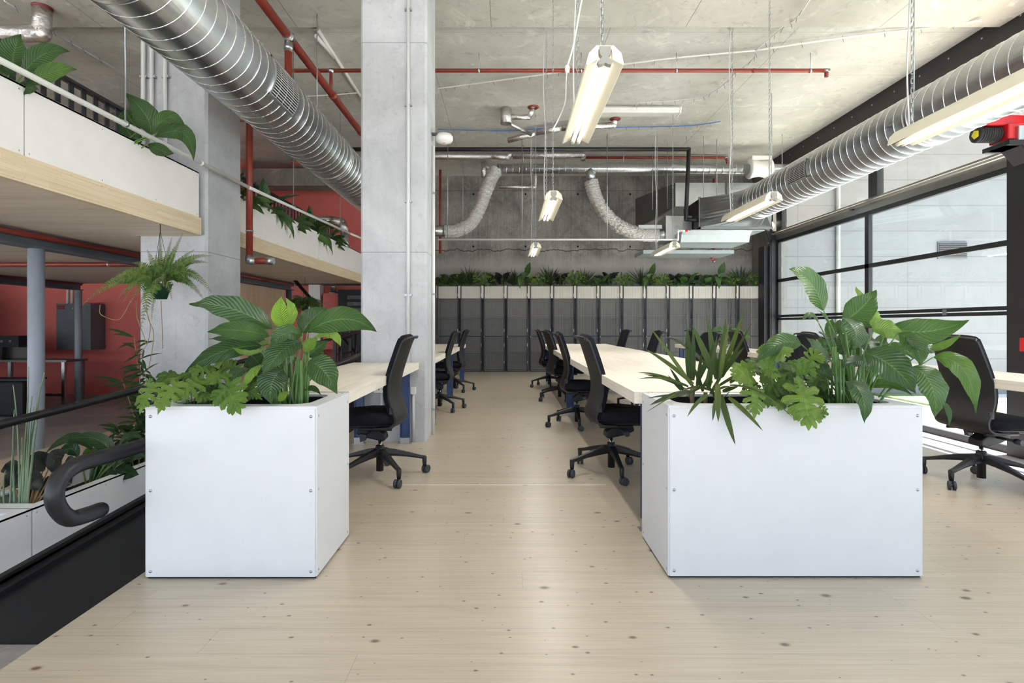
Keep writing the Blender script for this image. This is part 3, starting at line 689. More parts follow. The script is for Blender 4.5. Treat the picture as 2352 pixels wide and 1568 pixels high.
for (x,lb) in ((-3.52,'leftmost of three white conduits down the rough column'),(-3.44,'middle of three white conduits down the rough column'),(-3.31,'rightmost of three white conduits down the rough column')):
    c=pipe('conduit',[(x,5.225,2.2),(x,5.225,4.88)],.018,'conduit',lb,'conduit','white conduits down the rough column')
    link('saddle',MB().box(x-.035,x+.035,5.215,5.25,3.53,3.55),M['screw'],c)
c=pipe('conduit',[(-.965,5.262,.35),(-.965,5.262,4.88)],.017,'conduit','grey conduit running down the front face of the pale column','conduit')
for z in (1.42,2.33,3.27,4.2): link('saddle',MB().box(-1.0,-.93,5.25,5.281,z,z+.018),M['screw'],c)
c=pipe('conduit',[(-.77,5.62,.0),(-.77,5.62,3.0)],.016,'white','white conduit down the side of the pale column below the smoke detector','conduit')
for z in (.25,1.45,2.5): link('saddle',MB().box(-.786,-.75,5.6,5.66,z,z+.018),M['screw'],c)
# socket outlets under the left desk
for (x,z,w,lb) in ((-1.225,.515,.14,'white double socket outlet low on the pale column, left of the near chair'),(-.915,.50,.05,'narrow white socket outlet low on the pale column, right of the near chair')):
    so=thing('socket_outlet',lb,'socket',(x,5.27,z))
    link('plate',MB().box(x-w/2,x+w/2,5.235,5.28,z-.035,z+.035),M['white'],so,bevel=.004)
    for k in (-1,1):
        if w>.1: link('pin_hole',MB().box(x+k*.02-.004,x+k*.02+.004,5.233,5.236,z-.008,z+.008),M['black'],so)
    link('conduit',MB().tube([(x,5.262,.0),(x,5.262,z-.03)],.014,10),M['conduit'],so)
# smoke detector
sd=thing('smoke_detector','round white smoke detector bracketed off the pale column','smoke detector',(-.66,5.62,3.04))
link('bracket',MB().box(-.79,-.6,5.58,5.66,3.118,3.126),M['steelgrey'],sd)
link('body',MB().lathe([(0,3.118),(.075,3.118),(.078,3.10),(.09,3.098),(.09,3.062),(.075,3.04),(.05,3.034),(.045,3.028),(0,3.026)],(-.655,5.62,0),n=32),M['white'],sd)
link('indicator',MB().ball((-.655,5.60,3.026),.008,8,(1,1,.4)),M['redgloss'],sd)
# ceiling emergency unit, sprinkler heads, junctions
em=thing('ceiling_junction_box','white plastic box on the ceiling at the top right corner','box',(4.5,5.6,4.8))
link('body',MB().prism([(4.92,4.88),(5.32,4.88),(5.28,4.78),(5.0,4.78)],5.42,5.62,'y'),M['white'],em,bevel=.01)
link('cord',MB().tube(smoothpath([(5.3,5.5,4.86),(5.5,5.45,4.84),(5.8,5.4,4.87),(6.1,5.38,4.87)]),.012,8),M['white'],em)
def cable(pts,r,mat,label,ties=None,name='cable',group=None,sm=5):
    t=thing(name,label,'cable',tuple(pts[0]),group)
    pp=smoothpath(pts,sm); link('sheath',MB().tube(pp,r,7),M[mat],t)
    if ties:
        for i in range(2,len(pp)-2,ties):
            q=pp[i]; link('cable_tie',MB().tube([q+Vector((0,0,-r*1.2)),q+Vector((.004,0,r*2.0)),q+Vector((.03*((i%3)-1),.02,-.05))],.0025,5),M['black'],t)
    return t
def ceilY(x,y,z=None):
    Y=(4.955-EYE)*K/(CY-y)
    if Y<6.9: Y=min(Y,(4.84-EYE)*K/(CY-y))
    return P(x,y,Y)
cable([ceilY(1000,204),ceilY(1060,196),ceilY(1180,180),ceilY(1270,168),ceilY(1330,160),ceilY(1430,148),ceilY(1560,132),ceilY(1735,116)],.012,'white','white cable bundle tied across the ceiling from the pale column rightward',2)
cable([ceilY(1735,116),ceilY(1840,100),ceilY(2000,78),ceilY(2140,62),ceilY(2255,46)],.014,'white','white cable bundle with long tie ends running to the ceiling box',3)
cable([ceilY(1735,116),ceilY(1790,72),ceilY(1830,40),ceilY(1862,-4)],.008,'white','white cable angling up to the top edge of the photo',2)
cable([ceilY(1735,116),ceilY(1730,135),ceilY(1690,168),ceilY(1655,200),ceilY(1615,222),ceilY(1560,230),ceilY(1500,234),ceilY(1464,236),ceilY(1460,248)],.007,'conduit','thin grey cable looping across the ceiling to the unlit batten lamp',2)
pts=[ceilY(x,y) for x,y in ((1006,297),(1090,299),(1170,300),(1250,295),(1330,294),(1420,292),(1500,291),(1590,288),(1655,279))]
cable(pts,.010,'blueish' if 'blueish' in M else 'steelgrey','blue and white cable pair tied across the ceiling above the black pipe',2)
cable([ceilY(700,221),ceilY(760,218),ceilY(824,213)],.010,'white','short stretch of white cable bundle on the ceiling left of the pale column',2)
cable([ceilY(10,2),ceilY(70,40),ceilY(150,90),ceilY(200,120),ceilY(270,160)],.009,'conduit','grey cable run on the ceiling at the top left corner',3)
# ---------------- lamps
def lamp(cx,y0,y1,z,label,lit=True):
    L=y1-y0; t=thing('hanging_batten_lamp',label,'lamp',(cx,(y0+y1)/2,z),'lit batten lamps hung on chains')
    # reflector profile (x,z): central channel with two angled wings
    pr=[(-.035,.055),(.035,.055),(.040,.0),(.095,-.028),(.100,-.022),(.085,.035),(.045,.075),(-.045,.075),(-.085,.035),(-.100,-.022),(-.095,-.028),(-.040,.0)]
    m=MB().prism([(cx+a,z+b) for a,b in pr],y0,y1,'y'); link('reflector',m,M['reflector'],t)
    tb=MB()
    for s in (-1,1): tb.tube([(cx+s*.021,y0+.03,z-.016),(cx+s*.021,y1-.015,z-.016)],.014,12)
    link('tube',tb,M['tube'],t)
    tb=MB().tube([(cx-.021,y1-.06,z-.016),(cx-.021,y1+.006,z-.016)],.015,12).tube([(cx+.021,y1-.06,z-.016),(cx+.021,y1+.006,z-.016)],.015,12)
    al=bpy.data.lights.new('lamp_light','AREA'); al.shape='RECTANGLE'; al.size=.06; al.size_y=L-.1; al.energy=LAMP_W; al.color=(1,.96,.89)
    ao=bpy.data.objects.new('lamp_light',al); C.objects.link(ao); ao.parent=t; ao.location=(0,0,-.036)
    link('far_lampholder',tb,M['reflector'],t)
    ec=[(-.030,.068),(.030,.068),(.030,.03),(.016,.012),(.040,-.012),(.032,-.030),(.014,-.026),(0,-.018),(-.014,-.026),(-.032,-.030),(-.040,-.012),(-.016,.012),(-.030,.03)]
    link('end_cap',MB().prism([(cx+a,z+b) for a,b in ec],y0-.006,y0+.03,'y'),M['endcap'],t)
    top=CZ if y0>6.5 else cf
    for yy in (y0+.10,y1-.12):
        tp=CZ if yy>6.78 else cf
        n=int((tp-z-.08)/.035); m=MB()
        for k in range(n):
            zz=z+.08+k*.035; 
            if k%2: m.tube([(cx-.008,yy,zz),(cx-.008,yy,zz+.038),(cx+.008,yy,zz+.038),(cx+.008,yy,zz),(cx-.008,yy,zz)],.0028,4)
            else: m.tube([(cx,yy-.008,zz),(cx,yy-.008,zz+.038),(cx,yy+.008,zz+.038),(cx,yy+.008,zz),(cx,yy-.008,zz)],.0028,4)
        link('chain',m,M['tank'],t)
    tp=CZ if y1>6.9 else cf
    yy=y1-.12
    link('flex_cord',MB().tube(smoothpath([(cx-.02,yy,z+.07),(cx-.03,yy+.01,z+.5),(cx-.015,yy,z+1.1),(cx-.04,yy,z+1.7),(cx-.03,yy,tp)],5),.006,6),M['conduit'],t)
    return t
lamp(.515,2.84,4.07,2.53,'largest lit batten lamp hanging near the top centre')
lamp(.51,5.93,7.15,2.54,'lit batten lamp at middle distance, in front of the far concrete wall')
lamp(.51,9.62,10.84,2.54,'farthest lit batten lamp of the centre row, just under the long white pipe')
lamp(3.0,2.9,4.12,2.53,'lit batten lamp cropped by the right edge beside the spiral duct')
lamp(2.93,5.93,7.15,2.53,'lit batten lamp overlapping the right spiral duct at middle distance')
lamp(2.93,9.45,10.67,2.53,'farthest lit batten lamp of the right row, above the lockers')
# extra plug and flex by the near lamp
cable([P(1342,-20,3.6),P(1332,20,3.6),P(1318,100,3.6),P(1304,150,3.6)],.006,'white','thin white flex dropping left of the largest lamp')
pk=thing('cord_plug','white plug and socket hanging on flex left of the largest lamp','plug',tuple(P(1303,158,3.6)))
link('body',MB().lathe([(0,-.02),(.013,-.02),(.016,0),(.016,.022),(.01,.03),(0,.03)],tuple(P(1303,160,3.6)),'z',12),M['white'],pk)
link('tail',MB().tube(smoothpath([P(1302,165,3.6),P(1300,190,3.6),P(1298,235,3.6),P(1282,275,3.6),P(1268,300,3.6)]),.004,6),M['conduit'],pk)
# unlit surface batten on the ceiling
ub=thing('ceiling_batten_lamp','unlit prismatic batten lamp fixed flat on the ceiling','lamp',(2.4,9.55,4.9))
link('body',MB().box(1.60,3.06,9.52,9.62,4.93,5.0),M['white'],ub)
link('diffuser',MB().prism([(9.44,4.95),(9.70,4.95),(9.66,4.87),(9.48,4.87)],1.63,3.03,'x'),M['prism'],ub,bevel=.006)
for x in (1.61,3.04): link('end_cap',MB().prism([(9.43,4.955),(9.71,4.955),(9.67,4.86),(9.47,4.86)],x-.012,x+.012,'x'),M['white'],ub)
# ---------------- far ducts at the back
bd=thing('horizontal_duct','long horizontal spiral duct in front of the back wall','duct',(2,11.6,4.5))
cz=4.50
link('shell',MB().lathe([(0,-.22),(.105,-.22),(.105,5.30),(0,5.30)],(0,11.6,cz),'x',28),M['galvx'],bd)
m=MB()
for i in range(38): m.lathe([(.105,-.16+i*.14),(.110,-.156+i*.14),(.105,-.152+i*.14)],(0,11.6,cz),'x',24)
link('seams',m,M['seam'],bd)
link('branch_collar',MB().tube([(1.77,11.6,cz-.02),(1.80,11.6,cz-.14),(1.80,11.6,cz-.26)],[.11,.10,.10],20),M['galvx'],bd)
def flex(pts,r,label,endcollars=()):
    t=thing('flexible_duct',label,'duct',tuple(pts[0]))
    pp=smoothpath(pts,14); rr=[]
    for i in range(len(pp)): rr.append(r*(1+.04*math.sin(i*1.9)+.03*math.sin(i*4.7+1)))
    fm=MB().tube(pp,rr,40); g=random.Random(9); ax=[pp[min(k//40,len(pp)-1)] for k in range(len(fm.v))]
    fm.v=[tuple(Vector(a)+(Vector(v)-Vector(a))*(1+g.uniform(-.045,.045))) for v,a in zip(fm.v,ax)]
    fm.sm=[False]*len(fm.sm); link('foil_sleeve',fm,M['foil'],t)
    for (a,b,rad) in endcollars: link('collar',MB().tube([a,b],rad,20),M['galvx'],t)
flex([(-.22,11.6,4.50),(-.33,11.6,4.33),(-.47,11.6,4.0),(-.60,11.6,3.65),(-.80,11.6,3.33),(-1.08,11.6,3.18),(-1.34,11.6,3.16)],.145,'crinkled foil flexible duct curving down left beside the pale column',[((-1.30,11.6,3.16),(-1.75,11.6,3.17),.115)])
flex([(1.80,11.6,4.24),(1.86,11.6,4.0),(2.02,11.6,3.65),(2.30,11.6,3.35),(2.62,11.6,3.17),(2.95,11.6,3.09),(3.24,11.6,3.08)],.145,'crinkled foil flexible duct curving down right to the air unit',[((3.2,11.6,3.08),(3.55,11.6,3.08),.115)])
# black insulated pipe
pipe('insulated_pipe',[(-3.9,11.0,4.725),(3.70,11.0,4.725),(3.64,11.0,3.30),(3.95,11.0,3.28)],.042,'black','black insulated pipe crossing high at the back then dropping at right',fit=[((3.95,11.0,3.28),.05,'black',(1,0,0))])
for (x,lb) in ((-1.22,'zinc rod on the black pipe next to the pale column'),(.68,'zinc rod on the black pipe near the near lamp bottom'),(2.03,'zinc rod on the black pipe right of the largest lamp'),(3.66,'zinc rod by the elbow of the black pipe')):
    rod(x,11.03,4.72,CZ,lb,'zinc rods holding the black pipe',.006)
# foil wrapped pipes
def foilpipe(pts,r,label,sm=None): return pipe('foil_wrapped_pipe',pts,r,'foil2',label,smooth=sm,n=14)
foilpipe([(-2.6,11.9,4.87),(-.35,11.9,4.87),(.0,11.9,4.85),(.10,11.9,4.95)],.072,'foil wrapped pipe high at the back beginning behind the pale column')
foilpipe([(.12,11.9,4.88),(1.66,11.9,4.90),(1.70,12.1,4.88)],.072,'foil wrapped pipe high at the back left of the red sprinkler pipe')
foilpipe([(.02,10.7,4.80),(.55,10.5,4.88),(1.02,10.25,4.885),(2.0,10.1,4.885),(2.02,10.1,5.0)],.055,'foil wrapped pipe zigzagging under the ceiling behind the largest lamp')
foilpipe([(-.02,9.6,4.72),(-.02,9.6,4.98)],.10,'short fat foil bucket-shaped pipe end under the ceiling')
foilpipe([(.06,9.6,4.84),(.38,9.6,4.84),(.46,9.55,4.97)],.045,'short foil pipe elbow to an orange ringed ceiling hole')
foilpipe([(.05,9.75,4.78),(.45,10.3,4.78)],.035,'thin foil pipe slanting toward the black insulated pipe')
foilpipe([(-.55,12.6,4.60),(-.55,12.6,4.95),(-.3,12.6,4.68)],.06,'small foil pipe bend behind the left flexible duct top')
foilpipe([(-.20,12.8,4.42),(.62,12.8,4.42),(.66,12.8,4.42),(.68,12.8,4.95)],.045,'foil pipe low under the horizontal duct against the back wall')
foilpipe([(-7.6,6.35,4.566),(-5.47,6.35,4.566),(-5.47,6.35,4.87)],.095,'thick foil pipe elbow at top left under the ceiling')
foilpipe([(-6.9,9.3,4.80),(-3.4,9.3,4.80)],.085,'foil wrapped pipe crossing behind the rough column at upper left')
foilpipe([(-4.7,9.0,4.60),(-3.5,9.0,4.60)],.07,'lower foil wrapped pipe crossing beside the rough column')
foilpipe([(-4.6,11.5,4.62),(-2.6,11.5,4.62)],.06,'bronze tinted foil pipe above the far salmon wall')
foilpipe([(-4.6,11.9,3.45),(-3.9,11.9,3.45),(-3.65,11.9,3.40),(-3.58,11.9,3.2),(-3.58,11.9,2.6)],.10,'dark foil pipe bent down in front of the upper salmon wall')
for (q,lb) in (((.46,9.55,4.985),'orange sealant ring around the short foil elbow'),((2.02,10.1,4.985),'orange sealant ring above the zigzag foil pipe end'),((-5.47,6.35,4.86),'orange sealant ring round the thick foil pipe at top left')):
    tag(link('sealant_ring',MB().lathe([(.05,0),(.10,0),(.105,.014),(.05,.014)],q,n=18),M['redpipe']),lb,'ring')
# galvanised rectangular duct and air handling unit
rd=thing('rectangular_duct','pale galvanised rectangular duct box behind the horizontal duct at back right','duct',(4.6,12.9,4.2))
link('box',MB().box(3.85,5.9,12.35,13.3,3.86,4.40),M['galvx'],rd)
link('offset_piece',MB().add([(3.85,12.35,3.86),(3.85,12.35,4.40),(3.85,13.3,4.40),(3.85,13.3,3.86),(3.3,13.9,3.6),(3.3,13.9,4.40)],[(0,1,2,3),(3,2,5,4),(0,3,4),(1,5,2),(0,4,5,1)]),M['aluminium'],rd)
link('bracket_bar',MB().box(5.0,5.05,12.3,12.35,3.8,4.42),M['aluminium'],rd)
ah=thing('air_handling_unit','boxy air unit where the right spiral duct ends, with pale drip trays','air unit',(4.6,11.2,3.0))
# square to round transition
n=32; rows=[[],[]]
x0,x1,za,zb=3.90,5.36,3.12,3.72; y0,y1=10.95,9.62
rect=[];circ=[]
for k in range(n):
    a=2*PI*k/n; ca,sa=math.cos(a),math.sin(a); s=1/max(abs(ca),abs(sa))
    rect.append(Vector(((x0+x1)/2+ca*s*(x1-x0)/2,y0,(za+zb)/2+sa*s*(zb-za)/2))); circ.append(Vector((4.41+.3*ca,y1,3.31+.3*sa)))
link('transition',MB().grid([rect,circ],False,close=True),M['galv'],ah)
link('body',MB().box(3.92,5.34,10.95,12.0,3.14,3.72),M['chairblack'],ah)
link('flange',MB().box(3.88,5.38,10.93,10.96,3.09,3.13).box(3.88,3.92,10.93,10.96,3.09,3.74),M['aluminium'],ah)
link('drip_tray',MB().prism([(10.9,3.05),(11.0,2.98),(11.05,2.84),(11.9,2.84),(12.0,3.05)],3.55,4.95,'x').box(3.7,5.2,10.9,12.0,3.05,3.07),M['tray'],ah)
link('under_tray',MB().box(3.0,5.0,11.9,12.7,2.72,2.80),M['tray'],ah)
link('coil_box',MB().box(3.35,3.9,11.4,12.1,2.95,3.45).box(2.8,3.3,11.5,11.7,3.2,3.28),M['galv'],ah)
g3='thin zinc rods around the air unit'
for (x,y,z,lb) in ((3.1,11.5,3.6,'thin zinc rod left of the black drop pipe'),(3.38,11.4,3.6,'thin zinc rod just left of the air unit box'),(4.0,11.0,3.7,'thin zinc rod at the front corner of the air unit'),(4.35,11.2,3.7,'thin zinc rod over the middle of the air unit'),(5.15,10.6,3.6,'thin zinc rod right over the air unit end'),(5.55,10.9,4.4,'thin zinc rod beside the white round fan'),(2.5,11.6,4.6,'thin zinc rod on the horizontal duct right of the flexible branch'),(.35,11.6,4.6,'thin zinc rod on the horizontal duct left of the far lamp'),(-1.0,12.2,3.3,'thin zinc rod over the left flexible duct')):
    rod(x,y,z,CZ,lb,g3,.005)
fn=thing('exhaust_fan','white moulded round duct fan joined to the horizontal duct end','fan',(5.4,11.6,4.5))
link('casing',MB().lathe([(0,5.18),(.20,5.18),(.215,5.22),(.18,5.30),(.165,5.42),(.18,5.52),(.215,5.60),(.20,5.64),(0,5.64)],(0,11.6,4.5),'x',28),M['white'],fn)
link('mount',MB().box(5.2,5.62,11.45,11.75,4.66,4.75),M['white'],fn,bevel=.02)
link('outlet',MB().lathe([(0,5.64),(.10,5.64),(.10,6.3),(0,6.3)],(0,11.6,4.5),'x',20),M['galvx'],fn)
tag(link('duct_cone',MB().lathe([(0,-1.9),(.30,-1.9),(.15,-1.62),(0,-1.62)],(0,10.3,3.1),'x',20),M['galv']),'dull metal duct cone seen just left of the pale column','duct cone')
# ================================================================ FLOOR PLANTERS
def floor_planter(x0,x1,y0,y1,h,label,inset=.07,oc=.07):
    t=thing('floor_planter',label,'planter',((x0+x1)/2,(y0+y1)/2,0)); w=.012; b=.010
    link('plinth',MB().box(x0+.010,x1-.008,y0+.010,y1-.010,0,b+.004),M['liner'],t,label='black plinth')
    link('front_panel',MB().box(x0+w*.6,x1-w*.6,y0,y0+w,b,h-w),M['board'],t,bevel=.0015)
    link('back_panel',MB().box(x0+w,x1-w,y1-w,y1,b,h-w),M['board'],t,bevel=.0015)
    link('side_panel',MB().box(x0,x0+w,y0+w*.4,y1,b,h-w),M['board'],t,bevel=.0015)
    link('side_panel',MB().box(x1-w,x1,y0+w*.4,y1,b,h-w),M['board'],t,bevel=.0015)
    # lid with rounded opening
    m=MB(); n=6
    ix0,ix1,iy0,iy1=x0+inset,x1-inset,y0+inset,y1-inset
    inner=[];outer=[]
    for (cx,cy,sx,sy,a0,ox,oy) in ((ix1-oc,iy1-oc,1,1,0,x1,y1),(ix0+oc,iy1-oc,-1,1,PI/2,x0,y1),(ix0+oc,iy0+oc,-1,-1,PI,x0,y0),(ix1-oc,iy0+oc,1,-1,PI*1.5,x1,y0)):
        for k in range(n+1):
            a=a0+PI/2*k/n; inner.append((cx+oc*math.cos(a),cy+oc*math.sin(a)))
            # outer rectangle points matched
            f=k/n
            if a0 in (0,PI): outer.append((ox, cy+sy*0+ (oy-cy)*min(1,2*f)) if f<=.5 else (ox+(cx-ox)*(2*f-1), oy))
            else: outer.append((ox+(cx-ox)*(1-min(1,2*f)), oy) if f<=.5 else (ox, oy+(cy-oy)*(2*f-1)))
    N=len(inner); v=[(p[0],p[1],h) for p in outer]+[(p[0],p[1],h) for p in inner]+[(p[0],p[1],h-w) for p in outer]+[(p[0],p[1],h-w) for p in inner]
    f=[]
    for i in range(N):
        j=(i+1)%N
        f+= [(i,j,N+j,N+i),(2*N+j,2*N+i,3*N+i,3*N+j),(i,2*N+i,2*N+j,j),(N+j,3*N+j,3*N+i,N+i)]
    m.add(v,f); link('lid',m,M['board'],t)
    m=MB(); lw=.004; i=inset-.006
    m.box(x0+i,x0+i+lw,y0+i,y1-i,h-.3,h-w-.0005).box(x1-i-lw,x1-i,y0+i,y1-i,h-.3,h-w-.0005).box(x0+i,x1-i,y0+i,y0+i+lw,h-.3,h-w-.0005).box(x0+i,x1-i,y1-i-lw,y1-i,h-.3,h-w-.0005)
    m.box(x0+i,x1-i,y0+i,y1-i,h-.305,h-.3)
    link('liner',m,M['liner'],t)
    link('soil',MB().box(x0+i+.005,x1-i-.005,y0+i+.005,y1-i-.005,h-.29,h-.10),M['soil'],t)
    def scr(p,ax): link('screw',MB().lathe([(0,-.0035),(.005,-.003),(.0075,0)],p,ax,12),M['screw'],t)
    for xx in (x0+.026,x1-.026):
        for zz in (.035,h/2+.01,h-.045): scr((xx,y0,zz),'y')
        for yy in (y0+.03,y1-.03): link('screw',MB().ball((xx,yy,h),.0065,10,(1,1,.4)),M['screw'],t)
    for xx,s in ((x0,1),(x1,-1)):
        for yy in (y0+.026,y1-.026):
            for zz in (.035,h/2+.01,h-.045): link('screw',MB().ball((xx,yy,zz),.0065,10,(.4,1,1)),M['screw'],t)
    return t
floor_planter(-1.617,-.850,2.407,2.90,.771,'white floor planter on the left, narrower, at the edge of the raised pine floor')
floor_planter(.721,1.863,2.416,2.89,.773,'white floor planter on the right, wider, in front of the long desk')
# ================================================================ DESKS
def desk(x0,x1,y0,y1,label,legs,zt=.772,th=.065,legx=None):
    t=thing('timber_desk',label,'desk',((x0+x1)/2,(y0+y1)/2,0))
    link('tabletop',MB().box(x0,x1,y0,y1,zt-th,zt),M['desk'],t,bevel=.002)
    lx=legx or (x0+.10,x1-.10)
    for yy in legs:
        link('crossbar',MB().box(lx[0]+.02,lx[-1]-.02,yy-.02,yy+.02,zt-th-.05,zt-th),M['blue'],t)
        for xx in lx:
            m=MB().box(xx-.045,xx+.045,yy-.004,yy+.004,.06,zt-th).box(xx-.045,xx-.039,yy-.02,yy+.02,.06,zt-th).box(xx+.039,xx+.045,yy-.02,yy+.02,.06,zt-th)
            l=link('leg',m,M['blue'],t)
            link('foot',MB().box(xx-.045,xx+.045,yy-.02,yy+.02,0.004,.06).box(xx-.06,xx+.06,yy-.03,yy+.03,0,.005),M['baresteel'],l,label='bare steel foot')
    return t
desk(.69,1.95,2.93,10.7,'long pale timber desk running from the right white planter to the lockers',(3.0,6.8,10.4),legx=(.79,1.85))
desk(-1.50,-.863,2.95,5.275,'short pale timber desk between the left white planter and the pale column',(3.1,5.18),legx=(-1.42,-.98))
desk(-1.48,-.812,5.95,10.57,'pale timber desk beyond the pale column, only its right edge showing',(6.2,8.2,10.35),legx=(-1.40,-.87))
desk(3.29,3.86,2.7,10.6,'narrow pale timber desk along the window side',(3.2,6.8,10.45),legx=(3.38,3.78))
# ================================================================ CHAIR (faces -X at rotation 0)
def make_chair(loc,label,group):
    t=thing('office_chair',label,'chair',(0,0,0),group)
    prof=[(.262,1.045),(.247,1.02),(.232,.985),(.205,.905),(.178,.82),(.158,.745),(.148,.68),(.150,.62),(.165,.56),(.188,.50),(.198,.462),(.188,.425),(.150,.398),(.09,.392),(.04,.392)]
    def halfw(z): return .225 if z<.55 else .225-.035*((z-.55)/.5)**1.3
    def shellrows(off,inset,zr,lo=0,curve=.035):
        rows=[]
        pp=smoothpath([Vector((x,0,z)) for x,z in prof[lo:zr]],3)
        for i,p in enumerate(pp):
            tg=(pp[min(i+1,len(pp)-1)]-pp[max(i-1,0)]).normalized(); nr=Vector((tg.z,0,-tg.x))
            hw=halfw(p.z)-inset
            if i==0: hw*=.93
            row=[]
            for k in range(13):
                s=-1+2*k/12; q=p+nr*off
                row.append(Vector((q.x-curve*(s*s) ,hw*s*(1-.03*abs(s)**6),q.z+(-.012*abs(s)**3 if i<3 else 0))))
            rows.append(row)
        return rows
    # rear shell (solid thin)
    a=shellrows(0,0,15); b=shellrows(.012,0,15)
    m=MB(); m.grid(a); m.grid([r[::-1] for r in b])
    rim=[[x,y] for x,y in zip([r[0] for r in a],[r[0] for r in b])]; m.grid(rim)
    rim=[[x,y] for x,y in zip([r[-1] for r in b],[r[-1] for r in a])]; m.grid(rim); m.grid([[p for p in b[0]],[p for p in a[0]]])
    link('back_shell',m,M['chairshell'],t)
    m=MB(); lip=[Vector((.268-.035*(s*s),.208*s,1.048-.012*abs(s)**3)) for s in [-1+k/6 for k in range(13)]]
    m.tube([p+Vector((.004,0,0)) for p in lip],.009,8); link('top_lip',m,M['chairshell'],t)
    # upholstered pad
    a=shellrows(.013,.010,12,0); b=shellrows(.045,.020,12,0)
    m=MB(); m.grid(b[::1]); 
    m.grid([[x,y] for x,y in zip([r[0] for r in a],[r[0] for r in b])]); m.grid([[x,y] for x,y in zip([r[-1] for r in b],[r[-1] for r in a])]); m.grid([a[0],b[0]]); m.grid([b[-1],a[-1]]); m.grid([r[::-1] for r in a])
    link('backrest',m,M['fabric'],t)
    for s in (-1,1): link('adjust_button',MB().box(.118,.150,s*.212-.004,s*.212+.004,.50,.545),M['caster'],t)
    # seat cushion
    m=MB(); ns=[]
    for k in range(28):
        an=2*PI*k/28; ca,sa=math.cos(an),math.sin(an); e=.42
        ns.append((math.copysign(abs(ca)**e,ca),math.copysign(abs(sa)**e,sa)))
    def ring(sx,sy,z,cx=-.098):
        return [Vector((cx+sx*x, sy*y, z-.022*max(0,-(x*sx))/.25 + .008*(y*y))) for x,y in ns]
    rows=[ring(.0,.0,.495),ring(.12,.12,.500),ring(.2,.19,.498),ring(.238,.228,.488),ring(.25,.242,.465),ring(.248,.240,.435),ring(.232,.222,.418),ring(.0,.0,.416)]
    m.grid(rows,close=True); link('seat',m,M['fabric'],t)
    m=MB().box(-.24,.13,-.15,.15,.385,.418); link('seat_plate',m,M['chairblack'],t,bevel=.012)
    for s in (-1,1): link('back_carrier',MB().tube([(.12,s*.15,.384),(.06,s*.15,.382),(-.12,s*.15,.385)],.012,8),M['chairblack'],t)
    m=MB().prism([(-.16,.385),(-.17,.33),(-.10,.30),(.03,.272),(.055,.285),(.05,.325),(.0,.36),(-.04,.385)],-.055,.055,'y')
    link('tilt_mechanism',m,M['chairblack'],t,bevel=.012,seg=3)
    m=MB().tube([(-.06,.05,.345),(-.065,.20,.342)],.010,8).tube([(-.065,.185,.342),(-.065,.235,.342)],.019,12)
    link('lever',m,M['caster'],t)
    link('lever',MB().tube([(-.06,-.05,.345),(-.065,-.17,.342)],.008,8).prism([(-.10,.36),(-.05,.35),(-.06,.31),(-.095,.30)],-.20,-.165,'y'),M['caster'],t)
    link('gas_column',MB().lathe([(0,.10),(.0145,.10),(.0145,.285),(0,.285)],n=16),M['chrome'],t,label='chrome gas column')
    link('hub',MB().lathe([(0,.045),(.027,.045),(.027,.15),(.042,.155),(.045,.20),(.034,.215),(.030,.235),(.022,.24),(0,.24)],n=20),M['chairblack'],t)
    for i in range(5):
        an=math.radians(18+72*i); d=Vector((math.cos(an),math.sin(an),0)); w=Vector((-d.y,d.x,0)); R=.335
        m=MB(); rows=[]
        for r,z,h,ww in ((.03,.185,.055,.026),(.12,.172,.046,.023),(.22,.150,.032,.019),(.30,.128,.024,.017),(R+.012,.118,.024,.015)):
            c=d*r+Vector((0,0,z))
            rows.append([c+w*ww*.8+Vector((0,0,h/2)),c+w*ww+Vector((0,0,-h*.1)),c+w*ww*.7+Vector((0,0,-h/2)),c-w*ww*.7+Vector((0,0,-h/2)),c-w*ww+Vector((0,0,-h*.1)),c-w*ww*.8+Vector((0,0,h/2))])
        m.grid(rows,False,close=True); m.add(rows[-1],[(0,1,2,3,4,5)]); m.add(rows[0],[(5,4,3,2,1,0)])
        c=d*R; m.lathe([(0,.058),(.014,.058),(.017,.09),(.017,.125),(0,.128)],c,n=12)
        l=link('base_arm',m,M['chairblack'],t)
        # twin wheel caster
        sw=Quaternion((0,0,1),math.radians(40+i*67)); wx=sw@w; cc=d*R+ (sw@d)*.018+Vector((0,0,.0300))
        m=MB()
        for s in (-1,1):
            a0=cc+wx*(.006*s); a1=cc+wx*(.024*s)
            m.tube([a0,a0+wx*.0001*s,a1-wx*.003*s,a1],[.001,.030,.030,.024],18,smooth=True)
        m.tube([cc-wx*.01,cc+wx*.01],.012,10); m.tube([d*R+Vector((0,0,.062)),cc+Vector((0,0,.008))],.009,8)
        link('caster',m,M['caster'],l)
    return t
gA='black office chairs along the aisle side of the long desk'
ch=make_chair((0,0,0),'','')
ch.location=(-.955,4.05,0); ch['label']='black office chair at the short desk beside the left white planter'; ch['group']='black office chairs along the left desks'
gL='black office chairs along the left desks'; gW='black office chairs along the window side of the long desk'; gD='black office chairs along the window desk'
def chair(x,y,rz,label,g): return dup(ch,(x,y,0),rz,label,g)
chair(.80,4.15,PI+.03,'nearest black office chair on the aisle side of the long desk',gA)
chair(.79,6.12,PI-.05,'second black office chair from the right planter along the aisle side of the long desk',gA)
chair(.80,8.25,PI+.18,'third black office chair from the right planter along the aisle side of the long desk',gA)
chair(.78,10.0,PI-.02,'farthest black office chair on the aisle side of the long desk',gA)
chair(-.915,7.30,.05,'black office chair just past the pale column, its base half hidden',gL)
chair(-.915,9.4,-.06,'farthest black office chair of the left row, nearest the lockers',gL)
chair(1.85,9.3,.06,'black office chair top behind the far end of the long desk',gW)
chair(1.85,7.35,-.04,'black office chair back rising behind the middle of the long desk',gW)
